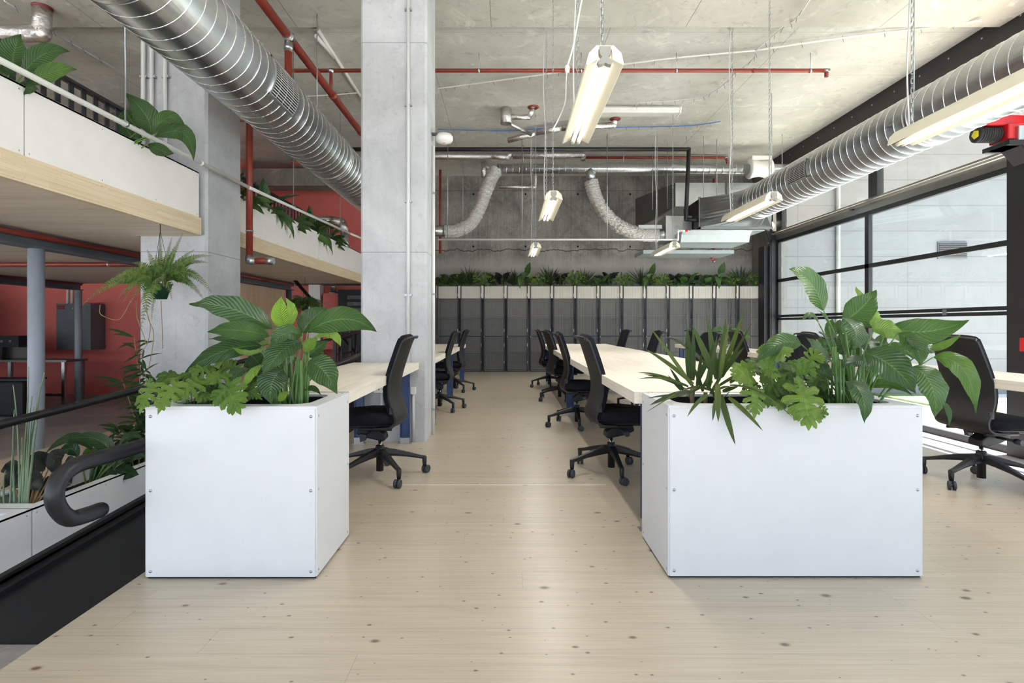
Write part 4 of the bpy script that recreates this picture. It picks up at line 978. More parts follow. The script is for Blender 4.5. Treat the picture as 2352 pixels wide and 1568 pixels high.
chair(1.86,5.45,.05,'dark chair back showing right behind the spiky plant leaves',gW)
chair(1.86,3.70,-.05,'black office chair hidden behind the lobed and lily leaves of the right planter',gW)
chair(3.40,9.4,PI,'farthest black office chair at the window desk, back leaning left',gD)
chair(3.40,7.6,PI+.06,'black office chair at the window desk behind the tips of the spiky plant',gD)
chair(3.40,5.75,PI-.05,'black office chair at the window desk behind the lily stems',gD)
chair(3.39,3.86,PI+.05,'large black office chair at the right edge of the photo',gD)
# ================================================================ MESH LOCKERS
LY=13.28; LH=2.125
def make_locker():
    w=.571; d=.5
    t=thing('mesh_locker','','locker',(0,0,0),'tall wire mesh lockers across the back wall')
    g=.030
    m=MB()
    for xx in (g,w-g-.022):
        for yy in (0,d-.022): m.box(xx,xx+.022,yy,yy+.022,0,LH)
    for zz in (.0,LH-.022): m.box(g,w-g,0,.022,zz,zz+.022).box(g,w-g,d-.022,d,zz,zz+.022)
    m.box(g,w-g,-.002,.020,.86,.885)
    link('frame',m,M['mesh'],t)
    m=MB()
    for zz in (.45,.87,1.32): m.box(g+.02,w-g-.02,.03,d-.02,zz,zz+.012)
    link('shelf',m,M['mesh'],t)
    link('back_panel',MB().box(g,w-g,d-.005,d,0,LH-.3),M['lockback'],t)
    m=MB(); k=0
    x=g+.03
    while x<w-g-.025:
        m.box(x,x+.0036,.008,.0116,.02,LH-.02); x+=.029
    z=.03
    while z<LH-.02:
        m.box(g+.02,w-g-.02,.011,.0146,z,z+.0036); z+=.029
    link('door_mesh',m,M['lockwire'],t)
    m=MB(); y=.04
    for xx in (g+.012,w-g-.016):
        y=.05
        while y<d-.02: m.box(xx,xx+.003,y,y+.003,.02,LH-.28); y+=.045
        z=.05
        while z<LH-.28: m.box(xx,xx+.003,.02,d-.02,z,z+.003); z+=.045
    link('side_mesh',m,M['mesh'],t)
    link('fascia_box',MB().box(.0,w,.030,d,LH-.315,LH-.012),M['locktop'],t,label='cream fascia box')
    for zz in (.20,.62,.98,1.85):
        link('hinge',MB().box(w-g-.014,w-g-.002,-.010,.002,zz,zz+.075),M['screw'],t)
    link('latch',MB().box(g+.002,g+.016,-.008,.001,.845,.875),M['screw'],t)
    return t
lk=make_locker(); lx0=-1.75; pitch=.571
pl_=['leftmost visible wire mesh locker at the back, touching the pale column edge','second visible wire mesh locker from the pale column','third wire mesh locker from the pale column, open floor before it','fourth wire mesh locker from the pale column, in line with the aisle','fifth wire mesh locker from the pale column, behind the farthest aisle chairs','sixth wire mesh locker from the pale column','seventh wire mesh locker from the pale column','eighth wire mesh locker from the pale column','sixth wire mesh locker counting from the window post','fifth wire mesh locker counting from the window post','fourth wire mesh locker counting from the window post','third wire mesh locker counting from the window post','second wire mesh locker counting from the window post','wire mesh locker next to the black window post']
for i in range(14):
    x=lx0+pitch*i
    lab=pl_[i]
    if i==0: lk.location=(x,LY,0); lk['label']=lab
    else: dup(lk,(x,LY,0),0,lab)
# ================================================================ LOWER LEFT ROOM
wb=thing('steel_bench_table','dark steel prep bench on legs along the salmon wall','bench',(-9.3,10.8,GZ))
link('top',MB().box(-13,-8.62,10.55,11.1,.42,.46),M['aluminium'],wb)
link('splashback',MB().box(-12.9,-9.6,11.08,11.12,.46,.74),M['aluminium'],wb)
for (x,y) in ((-9.75,10.6),(-8.70,10.6),(-8.70,11.05),(-11.6,10.6)): link('leg',MB().box(x-.03,x+.03,y-.03,y+.03,GZ,.42),M['galv'],wb)
link('lower_rail',MB().box(-9.75,-8.7,10.58,10.62,-.25,-.2),M['galv'],wb)
cb=thing('electrical_cabinet','large grey electrical cabinet with a black handle on the salmon wall','cabinet',(-10.6,11.1,.9))
link('body',MB().box(-12.35,-11.2,11.1,11.19,.72,1.55),M['black'],cb); link('door',MB().box(-11.95,-11.2,11.04,11.10,.72,1.55),M['steelgrey'],cb)
link('handle',MB().box(-11.82,-11.75,11.02,11.04,1.05,1.2),M['black'],cb); link('name_plate',MB().box(-11.6,-11.3,11.03,11.04,1.38,1.42),M['label'],cb)
cb2=thing('electrical_cabinet','flat grey metal cabinet with sloping skirt right of the near post on the salmon wall','cabinet',(-10.2,11.1,.9))
link('body',MB().box(-9.98,-9.22,11.95,12.38,.60,1.62),M['steelgrey'],cb2); link('lock',MB().ball((-9.62,11.95,1.52),.02,8),M['screw'],cb2); link('warning_label',MB().box(-9.95,-9.8,11.94,11.95,1.5,1.58),M['redpipe'],cb2)
for i,z in enumerate((1.18,.95,.72)): tag(link('wall_box',MB().box(-12.42,-12.20,11.0,11.09,z,z+.18),M['label']),['uppermost pale small box at far left edge on the salmon wall','middle pale small box at far left edge on the salmon wall','lowest pale small box at far left edge on the salmon wall'][i],'box','pale boxes beside the electrical cabinet')
am=thing('black_amplifier','small black device with two round dials on the steel bench','device',(-9.9,10.8,.46))
link('body',MB().box(-10.55,-9.82,10.85,11.05,.70,.93).box(-10.3,-10.2,10.9,11.0,.46,.70),M['black'],am)
for x in (-10.15,-9.98): link('dial',MB().lathe([(0,10.83),(.03,10.83),(.03,10.85)],(x,0,.82),'y',14),M['steelgrey'],am)
ct=MB().box(-11.75,-11.35,11.12,11.19,1.55,2.0); tag(link('cable_tray',ct,M['black']),'black cable tray rising above the grey electrical cabinet','cable tray')
for i,x in enumerate((-10.02,-9.92)): tag(link('conduit',MB().tube([(x,12.3,1.62),(x,12.3,2.0)],.028,10),M['conduit']),['left of two silver conduits above the flat cabinet','right of two silver conduits above the flat cabinet'][i],'conduit','silver conduits above the flat cabinet')
bag=thing('black_equipment_case','black equipment case on the floor at left edge under the bench','case',(-9.5,9.6,GZ))
link('body',MB().box(-10.6,-8.35,9.3,9.75,GZ,.17),M['rubber'],bag,bevel=.04); link('lid',MB().box(-10.6,-8.35,9.4,9.8,.17,.20),M['black'],bag)
dr=thing('door_1','','door',(-7.9,11.9,GZ)); dr['kind']='structure'; del dr['label']; del dr['category']
link('door_frame',MB().box(-8.30,-8.22,12.2,12.40,GZ,1.58).box(-8.22,-7.2,12.2,12.40,1.52,1.58),M['postgrey'],dr); link('leaf',MB().box(-8.22,-7.2,12.3,12.395,GZ,1.52),M['black'],dr)  # black slab stands in for the shade of the open doorway
tv=thing('wall_screen','small glowing blue screen above the dark doorway','screen',(-7.9,12.2,1.7)); link('bezel',MB().box(-8.1,-7.3,12.3,12.38,1.62,1.92),M['black'],tv); link('display',MB().box(-8.06,-7.34,12.295,12.3,1.66,1.89),M['screen'],tv)
# centre-left room seen past the desk
bx=thing('painted_duct_box','salmon painted duct box with a silver spigot on the wall','box',(-4,12.2,.9))
link('body',MB().box(-4.13,-3.78,12.1,12.38,.60,1.86),M['red'],bx); link('spigot',MB().lathe([(.06,1.86),(.10,1.86),(.10,1.89),(.06,1.89),(.06,2.02)],(-3.94,12.24,0),n=18),M['galv'],bx)
rk=thing('server_rack','open black equipment rack with small lights seen left of pale column','rack',(-3.5,12.2,.7))
link('cabinet',MB().box(-3.76,-2.6,12.0,12.38,.2,1.93),M['black'],rk)
for i in range(6): link('equipment_unit',MB().box(-3.55,-2.75,11.98,12.0,1.02+i*.14,1.10+i*.14),M['servers'],rk)
for i in range(5): link('status_light',MB().box(-3.5+i*.09,-3.485+i*.09,11.975,11.98,.99,1.003),M['yellow'],rk)
sh=tag(link('stair_handrail',MB().tube([(-4.1,10.4,2.02),(-2.85,10.4,.55)],.032,10),M['rail']),'black stair handrail sloping down past the second hanging fern','handrail')
# ================================================================ PLANTS
RW=random.Random(11)
PROF=[(0,.0),(.04,.22),(.12,.56),(.22,.82),(.34,.97),(.44,1.0),(.56,.94),(.68,.78),(.80,.52),(.89,.27),(.95,.11),(1,0.0)]
PROF_R=[(0,.0),(.04,.4),(.12,.75),(.25,.95),(.45,1.0),(.65,.93),(.82,.68),(.93,.36),(.98,.14),(1,0.0)]
PROF_S=[(0,.6),(.1,.85),(.3,1.0),(.6,.85),(.85,.45),(1,0.0)]
def pf(t,tab):
    for (a,b),(c,d) in zip(tab[:-1],tab[1:]):
        if t<=c: return b+(d-b)*(t-a)/(c-a)
    return 0
def leaf(m, base, ctrl, tip, width, n=(0,-1,.35), roll=0, fold=.18, wave=.05, tint=.4, tab=PROF, nl=16, nw=6, droop=0, seed=None, nwave=7):
    """one broad leaf: midrib base-ctrl-tip, blade facing n rolled about the midrib"""
    base,ctrl,tip=Vector(base),Vector(ctrl),Vector(tip)
    ph=(seed if seed is not None else RW.random()*6)
    rows=[];uv=[]
    n=Vector(n).normalized()
    pts=[base*(1-t)**2+ctrl*2*t*(1-t)+tip*t*t for t in [i/nl for i in range(nl+1)]]
    L=(tip-base).length
    for i,p in enumerate(pts):
        t=i/nl; tg=(pts[min(i+1,nl)]-pts[max(i-1,0)]); 
        if tg.length<1e-7: tg=tip-base
        tg.normalize()
        w=tg.cross(n)
        w = w.normalized() if w.length>1e-5 else tg.orthogonal().normalized()
        w=Quaternion(tg,math.radians(roll))@w; nr=w.cross(tg).normalized()
        if nr.dot(n)<0 and abs(roll)<80: nr=-nr
        hw=width*.5*pf(t,tab); row=[]
        for k in range(nw+1):
            s=-1+2*k/nw
            zz=fold*abs(s)*hw - (.10*hw*(s*s)) + wave*width*math.sin(t*nwave*PI+ph+(1.3 if s>0 else 0))*abs(s)**2.5*min(1,t*4)
            row.append(p+w*(s*hw*(1-.05*fold))+nr*zz); uv.append((t,.5+.5*s))
        rows.append(row)
    m.grid(rows,True,uv,tint)
LOBE=[(0.0,.10),(-.05,.30),(-.10,.52),(.02,.50),(.07,.62),(.12,.86),(.18,.66),(.24,.58),(.29,.78),(.34,1.0),(.39,.76),(.44,.50),(.50,.64),(.56,.82),(.60,.62),(.64,.36),(.71,.44),(.76,.55),(.79,.38),(.83,.22),(.90,.20),(.95,.13),(1.0,0)]
def lobed(m, base, tip, width, n=(0,-1,.5), tint=.5, curl=.12, bow=(0,0,0)):
    """deeply lobed leaf: a narrow central blade with finger lobes swept towards the tip"""
    base,tip=Vector(base),Vector(tip); n=Vector(n).normalized(); tg=(tip-base); L=tg.length; tg.normalize(); bow=Vector(bow)
    wv=tg.cross(n).normalized(); nr=wv.cross(tg).normalized()
    if nr.dot(n)<0: nr=-nr
    def at(u): return base+(tip-base)*u+bow*(4*u*(1-u))
    leaf(m,base-tg*L*.02,at(.5)*2-(base+tip)*.5,tip,width*.30,n=n,fold=.1,wave=.02,tint=tint,tab=PROF_R,nl=10,nw=4)
    for sgn in (-1,1):
        for (t,an,ln,wd) in ((.05,148,.30,.17),(.07,112,.48,.20),(.20,84,.57,.20),(.36,62,.54,.185),(.52,48,.44,.165),(.67,38,.32,.13)):
            a=math.radians(an+RW.uniform(-7,7)); l=width*ln*RW.uniform(.88,1.12)
            d=(tg*math.cos(a)+wv*sgn*math.sin(a)); b=at(t)
            e=b+d*l-nr*curl*l*1.2; c=b+d*l*.55+nr*l*.08-tg*l*.10
            leaf(m,b,c,e,width*wd*1.15,n=n,fold=.12,wave=.05,tint=tint+RW.uniform(-.04,.04),tab=PROF_L,nl=6,nw=2)
            if l>width*.4:
                q=b+d*l*.62; leaf(m,q,q+d*l*.1+tg*l*.12,q+(d*.55+tg*.75)*l*.32-nr*.02*width,width*.085,n=n,fold=.1,wave=0,tint=tint,tab=PROF_L,nl=4,nw=2)
PROF_L=[(0,.75),(.3,.8),(.55,.85),(.72,1.0),(.85,.85),(.94,.5),(1,.05)]
def strap(m, base, ctrl, tip, width, tint=.4, n=(0,-1,.3), nl=12, fold=.35):
    leaf(m,base,ctrl,tip,width,n=n,fold=fold,wave=0,tint=tint,tab=PROF_S,nl=nl,nw=4)
def frond(m, st, base, ctrl, tip, plen, n=(0,-1,.3), pairs=24, tint=.5, pw=.40):
    base,ctrl,tip=Vector(base),Vector(ctrl),Vector(tip)
    pairs=max(8,int(((ctrl-base).length+(tip-ctrl).length)/(plen*.21))); pts=bez(base,ctrl,tip,pairs); n=Vector(n).normalized()
    st.tube(pts[::2]+([pts[-1]] if len(pts)%2==0 else []),.0016,4,cap=False)
    for i in range(2,pairs+1):
        t=i/pairs; p=pts[i]; tg=(pts[min(i+1,pairs)]-pts[i-1]).normalized(); w=tg.cross(n)
        if w.length<1e-4: continue
        w.normalize(); nr=w.cross(tg).normalized()
        l=plen*min(1,(t*3.2))*(1-max(0,t-.25)/.75*.86)*RW.uniform(.85,1.1)
        for s in (-1,1):
            d=(w*s*1.0+tg*.35+nr*RW.uniform(-.25,.1)+Vector((0,0,-.15))).normalized()
            a=tg*l*pw*.5
            q0=p; q1=p+d*l*.5+nr*l*.04; q2=p+d*l
            m.add([q0-a*.5,q0+a*.5,q1+a*.75,q1-a*.75,q2+tg*l*.06],[(0,1,2,3),(3,2,4)],True,[(.2,.2),(.2,.8),(.5,.8),(.5,.2),(1,.5)],max(0,min(1,tint+RW.uniform(-.18,.2))))
def plant(name,label,cat,loc,group=None): return thing(name,label,cat,loc,group)
NV=Vector((0,-1,.35))
# ---- left white planter: peace lily (coordinates measured on the photo)
def A(cx,cy,Y): return P(300+cx/4.055,640+cy/4.055,Y)
def B(cx,cy,Y): return P(1780+cx/4.02,590+cy/4.02,Y)
def Cc(cx,cy,Y): return P(1480+cx/3.564,590+cy/3.564,Y)
def lily(fn,sc,root,leaves,t,z0):
    lm=MB(); sm=MB()
    for L in leaves:
        (bx,by,bY),(mx,my),(tx,ty,tY),w,roll,tint=L[:6]; kw=L[6] if len(L)>6 else {}
        kw=dict(kw); stalk=kw.pop('stalk',True)
        b=fn(bx,by,bY); tp=fn(tx,ty,tY); mid=fn(mx,my,(bY+tY)/2)
        ctrl=mid*2-(b+tp)*.5
        ww=w/sc*((bY+tY)/2)/K/max(.35,math.cos(math.radians(roll)))
        leaf(lm,b,ctrl,tp,ww,n=kw.pop('n',(-.05,-1,.45)),roll=roll,tint=tint,**kw)
        if stalk:
            rx,ry,rY=root; r0=fn(rx+RW.uniform(-1,1)*root_spread,ry,rY+RW.uniform(-.08,.08)); r0.z=z0
            d=(b-r0); c=r0+Vector((d.x*.25,d.y*.3,d.z*.62))
            pp=bez(r0,c,b,9); sm.tube(pp,[.0062-.0033*i/9 for i in range(10)],7)
    link('foliage',lm,M['lily'],t); link('stalks',sm,M['stalk'],t)
    return lm,sm
root_spread=120
tL=plant('peace_lily','large broad-leaved lily with upright new pale leaf in the left white planter','plant',(-1.02,2.68,.48))
LL=[((1330,470,2.66),(930,275),(545,238,2.52),272,12,.30),
 ((1300,535,2.62),(1000,480),(712,495,2.50),190,-10,.48),
 ((1180,585,2.75),(950,560),(725,560,2.72),95,20,.22),
 ((1230,625,2.66),(850,680),(497,885,2.46),185,-15,.20),
 ((1250,645,2.60),(1090,690),(940,632,2.50),75,25,.80),
 ((1450,455,2.66),(1400,330),(1405,160,2.62),175,10,.97,{'n':(.15,-1,.1),'wave':.02}),
 ((1470,450,2.65),(1500,300),(1440,175,2.63),95,35,.90,{'n':(.4,-1,.1)}),
 ((1600,530,2.58),(1440,510),(1300,645,2.40),185,-15,.50),
 ((1595,580,2.55),(1390,690),(1240,925,2.36),290,10,.34),
 ((1600,505,2.78),(1690,380),(1835,262,2.80),235,10,.22),
 ((1650,495,2.60),(1980,375),(2295,497,2.44),235,18,.26),
 ((1700,550,2.66),(1870,520),(1957,640,2.55),105,-25,.88),
 ((1625,685,2.60),(1670,610),(1745,552,2.62),115,15,.85),
 ((1645,730,2.72),(1720,660),(1842,572,2.76),170,10,.30),
 ((1655,765,2.58),(1800,860),(1920,1073,2.40),265,0,.30),
 ((1425,840,2.50),(1320,960),(1305,1162,2.36),280,-8,.24),
 ((1120,850,2.60),(980,900),(918,1108,2.42),175,10,.28),
 ((1212,800,2.52),(1120,900),(1040,1032,2.40),100,0,.86),
 ((1560,740,2.70),(1400,790),(1200,872,2.62),135,20,.24),
 ((1110,700,2.80),(1180,770),(1260,880,2.74),160,0,.12),
 ((1290,610,2.78),(1150,590),(1010,612,2.78),100,10,.10),
 ((1180,740,2.82),(1120,800),(1100,900,2.80),140,0,.08),
 ((1360,740,2.84),(1300,860),(1310,1000,2.80),170,0,.14),
 ((1640,820,2.84),(1640,900),(1600,990,2.80),150,0,.20),
 ((1620,1040,2.66),(1700,1020),(1775,1085,2.56),58,0,.30,{'stalk':False}),
 ((1375,1140,2.48),(1420,1090),(1480,1048,2.45),70,20,.99,{'stalk':False}),
 ((1180,610,2.70),(1240,600),(1290,608,2.66),70,-20,.75),
 ((1500,400,2.74),(1510,370),(1530,330,2.74),50,0,.8,{'stalk':False}),
 ((1240,960,2.80),(1180,900),(1120,860,2.80),150,0,.12),((1420,700,2.84),(1360,760),(1330,840,2.84),150,0,.10),((1300,1080,2.76),(1240,1030),(1180,1000,2.74),120,0,.1),
 ((1560,900,2.84),(1600,860),(1660,840,2.84),110,0,.2),((1340,560,2.82),(1400,520),(1450,470,2.82),120,0,.2)]
lily(A,4.055,(1500,1150,2.66),LL,tL,.50)
# dense clump of straight stalks
sm=MB()
for i in range(34):
    x=RW.uniform(1360,1640); b=A(x,1180,RW.uniform(2.56,2.80)); b.z=.50
    tt=A(1500+(x-1500)*RW.uniform(.9,1.7),RW.uniform(640,900),b.y+RW.uniform(-.06,.06)); sm.tube(bez(b,(b+tt)*.5+Vector((RW.uniform(-.01,.01),0,0)),tt,5),[.007,.0065,.006,.005,.0045,.004],6)
link('stalk_clump',sm,M['stalk'],tL)
# lobed plants
def lobedplant(fn,sc,leaves,t,z0,rootxy,fill,fillbox,Yr):
    lm=MB(); sm=MB()
    for (bx,by,bY,tx,ty,tY,w,tint) in leaves:
        b=fn(bx,by,bY); tp=fn(tx,ty,tY); lobed(lm,b,tp,w/sc*bY/K,tint=min(1,tint+.12),bow=(0,-.012,.010))
        r=fn(rootxy[0]+RW.uniform(-150,150),rootxy[1],Yr+RW.uniform(-.05,.1)); r.z=z0
        sm.tube(bez(r,(r+b)*.5+Vector((0,0,.07)),b,6),.0028,6)
    for i in range(fill):
        x=RW.uniform(fillbox[0],fillbox[1]); y=RW.uniform(fillbox[2],fillbox[3]); Y=RW.uniform(fillbox[4],fillbox[5])
        b=fn(x,y,Y); an=RW.uniform(-2.6,-.5)+PI; L=RW.uniform(90,150)
        tp=fn(x+L*math.cos(an),y+L*abs(math.sin(an))*.7+10,Y-.05); lobed(lm,b,tp,RW.uniform(110,170)/sc*Y/K,n=(RW.uniform(-.4,.4),-1,RW.uniform(.3,1.2)),tint=RW.uniform(.1,.6))
        r=fn(rootxy[0]+RW.uniform(-150,150),rootxy[1],Yr); r.z=z0; sm.tube(bez(r,(r+b)*.5+Vector((0,0,.04)),b,4),.0025,5)
    link('foliage',lm,M['lobed'],t); link('stalks',sm,M['stalk'],t)
tP=plant('lobed_philodendron','low lobed-leaf plant spilling over the left corner of the left white planter','plant',(-1.4,2.6,.48))
lobedplant(A,4.055,[(215,1000,2.44,85,1268,2.36,200,.62),(165,1030,2.46,210,925,2.48,90,.6),(440,990,2.42,250,1268,2.34,240,.66),(640,960,2.46,435,1150,2.38,230,.52),(740,840,2.52,560,900,2.46,190,.45),(860,900,2.50,740,990,2.44,190,.50),(905,1020,2.40,1030,1270,2.32,300,.44),(930,1010,2.40,760,1180,2.35,180,.42),(980,850,2.60,860,815,2.60,170,.40),(900,790,2.66,780,810,2.66,130,.8),(720,1080,2.44,620,1165,2.40,120,.40),(1080,1040,2.44,1230,1130,2.38,150,.22),(420,930,2.6,330,1000,2.5,150,.55),(560,900,2.64,480,960,2.6,150,.4)],tP,.52,(650,1150),22,(330,1100,880,1130,2.50,2.80),2.65)
# ---- right white planter
tR=plant('peace_lily','tall broad-leaved lily with one high raised leaf in the right white planter','plant',(1.50,2.66,.48))
RL=[((450,500,2.66),(330,240),(128,112,2.60),295,8,.52,{'wave':.02}),
 ((250,812,2.62),(40,800),(-190,985,2.46),180,-12,.42),
 ((405,612,2.70),(330,530),(246,592,2.66),62,15,.55),
 ((625,600,2.62),(800,470),(934,302,2.58),255,8,.36),
 ((845,375,2.76),(780,340),(743,268,2.76),62,0,.85),
 ((905,655,2.74),(925,570),(915,470,2.74),130,15,.92),
 ((625,560,2.50),(740,690),(742,850,2.36),235,-8,.42),
 ((905,690,2.60),(1040,670),(1215,800,2.56),200,0,.74),
 ((1045,640,2.62),(1380,690),(1800,580,2.52),245,15,.40),
 ((1135,700,2.46),(1300,830),(1330,1008,2.34),190,15,.46),
 ((1200,730,2.44),(1350,820),(1490,892,2.36),150,-10,.46),
 ((1385,850,2.60),(1560,810),(1725,708,2.56),72,20,.62),
 ((825,880,2.48),(1080,1010),(1305,1262,2.34),330,8,.22),
 ((1265,1010,2.52),(1440,1180),(1476,1485,2.38),290,0,.50),
 ((1460,925,2.54),(1740,1040),(1852,1445,2.38),200,12,.56),
 ((885,985,2.60),(760,960),(612,1012,2.52),140,15,.16),
 ((668,1150,2.44),(800,1270),(826,1535,2.32),210,-5,.26),
 ((525,960,2.62),(400,860),(295,742,2.56),165,10,.30),
 ((645,900,2.66),(620,800),(590,690,2.62),170,0,.04),
 ((865,720,2.70),(870,810),(925,912,2.62),180,5,.08),
 ((1005,830,2.68),(1160,850),(1285,940,2.60),120,0,.55),
 ((868,1210,2.62),(1050,1170),(1272,1280,2.50),90,10,.30),
 ((835,1010,2.70),(950,1060),(1085,1190,2.60),140,0,.66),
 ((425,940,2.62),(460,1050),(545,1150,2.56),125,0,.18),
 ((1545,1330,2.50),(1600,1420),(1608,1560,2.40),55,10,.40,{'stalk':False}),
 ((540,760,2.74),(510,660),(540,565,2.74),110,0,.42),
 ((640,700,2.80),(600,640),(600,575,2.80),130,0,.20),
 ((800,620,2.82),(850,600),(900,560,2.82),130,0,.25),
 ((920,760,2.84),(980,790),(1050,840,2.82),160,0,.22),
 ((590,1190,2.74),(660,1150),(760,1200,2.72),130,0,.04),
 ((420,1180,2.66),(470,1250),(560,1300,2.60),120,0,.2),
 ((660,1060,2.84),(600,1080),(520,1040,2.84),90,0,.3),
 ((380,760,2.82),(430,820),(470,920,2.80),120,0,.3),
 ((500,640,2.72),(470,560),(395,488,2.68),30,0,.55),
 ((560,880,2.76),(500,820),(430,760,2.74),150,0,.25),((700,930,2.78),(720,860),(760,780,2.78),170,0,.15),((560,1090,2.78),(620,1010),(700,960,2.78),150,0,.10),
 ((480,1130,2.70),(400,1080),(340,1010,2.66),130,0,.30),((780,1120,2.80),(860,1060),(960,1060,2.80),150,0,.12),((500,1250,2.64),(440,1200),(380,1180,2.58),120,0,.2),
 ((760,1270,2.72),(820,1240),(900,1262,2.68),90,0,.2),((650,820,2.84),(700,760),(790,700,2.84),150,0,.35),((1080,940,2.72),(1160,990),(1230,1060,2.70),160,0,.25),
 ((940,1120,2.76),(1010,1150),(1090,1230,2.72),110,0,.4)]
root_spread=150
lily(B,4.02,(720,1330,2.68),RL,tR,.50)
sm=MB()
for i in range(30):
    x=RW.uniform(520,900); b=B(x,1350,RW.uniform(2.58,2.80)); b.z=.50
    tt=B(700+(x-700)*RW.uniform(.9,1.6),RW.uniform(800,1050),b.y+RW.uniform(-.06,.06)); sm.tube(bez(b,(b+tt)*.5+Vector((RW.uniform(-.015,.015),0,0)),tt,5),[.007,.0065,.006,.005,.0045,.004],6)
link('stalk_clump',sm,M['stalk'],tR)
tQ=plant('lobed_philodendron','lobed-leaf plant in the middle of the right white planter','plant',(1.25,2.6,.48))
lobedplant(Cc,3.564,[(845,965,2.50,715,1005,2.44,200,.72),(850,950,2.52,830,870,2.54,150,.7),(1050,830,2.54,1010,735,2.54,230,.66),(1090,800,2.52,1200,800,2.46,150,.66),(1060,950,2.50,905,870,2.46,150,.5),(1225,960,2.50,1410,925,2.42,210,.40),(1295,1110,2.40,1345,1425,2.32,320,.64),(1290,1100,2.41,1215,985,2.40,110,.62),(895,1085,2.42,897,1335,2.34,190,.60),(1060,1075,2.46,1165,1000,2.44,180,.12),(1040,1060,2.47,940,1000,2.46,150,.14),(1000,1120,2.46,1010,1240,2.40,150,.20),(1090,1180,2.44,1095,1265,2.38,130,.52),(1340,860,2.56,1430,800,2.54,150,.7),(1220,1160,2.42,1225,1345,2.35,130,.24),(1380,1300,2.38,1500,1270,2.34,120,.6),(1000,930,2.5,1090,1010,2.44,140,.6),(730,860,2.66,700,900,2.62,80,.7)],tQ,.52,(1080,1200),26,(850,1440,850,1180,2.50,2.80),2.66)
tD=plant('spiky_dracaena','spiky plant with narrow reddish-edged leaves in the left part of the right white planter','plant',(.95,2.66,.48))
lm=MB()
DR=[(385,1050,40,565,24,0),(400,1040,0,750,28,40),(372,1010,352,568,44,0),(395,1010,400,558,34,0),(440,1010,612,680,34,30),(560,960,155,650,30,120),(570,960,385,545,40,10),(590,1000,522,500,44,0),(605,1010,668,498,36,10),(612,1010,690,545,26,0),(625,990,822,430,30,30),(640,980,888,530,22,0),(640,960,822,735,30,10),(600,1060,985,905,20,60),(700,1050,1243,1345,14,150),(690,1150,972,1425,32,30),(625,1130,745,1540,38,0),(600,1040,605,1352,38,0),(582,1170,560,1342,22,0),(520,1130,350,1310,26,40),(280,1100,8,1272,8,0),(380,1105,40,1216,38,30),(260,1130,20,1158,14,10),(330,1045,-50,1000,16,60),(250,1010,-60,945,14,30),(340,1080,60,975,10,20),(300,1090,190,965,18,0),(320,1100,205,905,22,10),(360,1060,-10,960,18,30),(560,1020,330,1150,18,20),(620,1080,760,1080,20,30),(640,1100,770,1060,26,0),(430,1060,470,770,26,20),(520,1090,560,880,30,-20),(470,1080,700,700,20,10),(480,1100,385,870,24,20),(700,1030,905,915,24,20),(560,1100,300,1100,20,60),(540,1120,640,940,28,0),(500,1060,600,620,22,-10),(380,1160,395,1035,34,0),(600,1180,530,1060,30,0),(650,1150,700,1100,30,10)]
for (bx,by,tx,ty,w,bow) in DR:
    Y=2.60+RW.uniform(-.05,.10); Yt=Y+RW.uniform(-.10,.06) if ty<by else 2.36
    if ty>1230: Y=2.425; Yt=2.33
    b=Cc(bx,by,Y); tp=Cc(tx,ty,Yt)
    c=(b+tp)*.5+Vector((0,0,bow/3.564*Y/K*1.0))+Vector((0,RW.uniform(-.02,.02),0))
    strap(lm,b,c,tp,w*1.35/3.564*Y/K,tint=RW.uniform(.1,.75),n=(RW.uniform(-.5,.5),-1,RW.uniform(.1,.6)))
link('foliage',lm,M['strap'],tD)
sm=MB()
for (x,y) in ((390,1080),(600,1050),(500,1110)):
    b=Cc(x,y+90,2.62); b.z=.50; sm.tube([b,Cc(x,y,2.60)],[.014,.010],8)
link('stem',sm,M['darkstem'],tD)
# ---- hanging fern near the rough column
def fern(c,scale,label,hook,fr=34,pairs=30,spec=None):
    t=plant('hanging_fern',label,'hanging plant',tuple(c)); c=Vector(c)
    fm=MB(); st=MB()
    pot=MB().lathe([(0,-.13*scale),(.05*scale,-.13*scale),(.085*scale,-.02*scale),(.095*scale,0),(.085*scale,0),(.075*scale,-.02*scale),(0,-.02*scale)],tuple(c),n=20); link('pot',pot,M['dkgreen'],t)
    w=MB()
    for k in range(3):
        an=2*PI*k/3+.4; w.tube([c+Vector((.09*scale*math.cos(an),.09*scale*math.sin(an),0)),Vector(hook)-Vector((0,0,.06))],.0018,4)
    w.tube([Vector(hook)-Vector((0,0,.07)),Vector(hook)],.003,5); link('hanger',w,M['dkgreen'],t)
    for (tx,tz,ty,up,pl,ti) in spec:
        tip=c+Vector((tx,ty,tz))*scale; base=c+Vector((tx*.08,ty*.08,.02))*scale; ctrl=c+Vector((tx*.50,ty*.45,up*.62))*scale
        frond(fm,st,base,ctrl,tip,pl*1.2*scale,n=(RW.uniform(-.2,.2),-1,.35),pairs=pairs,tint=ti)
    link('fronds',fm,M['fern'],t); link('frond_stems',st,M['vine'],t); return t
c=P(368,652,4.62)
S=[]
def F(px,py,up,pl=.065,ti=.5,dy=0): 
    q=P(px,py,4.62)-P(368,652,4.62); S.append((q.x,q.z,dy,up,pl,ti))
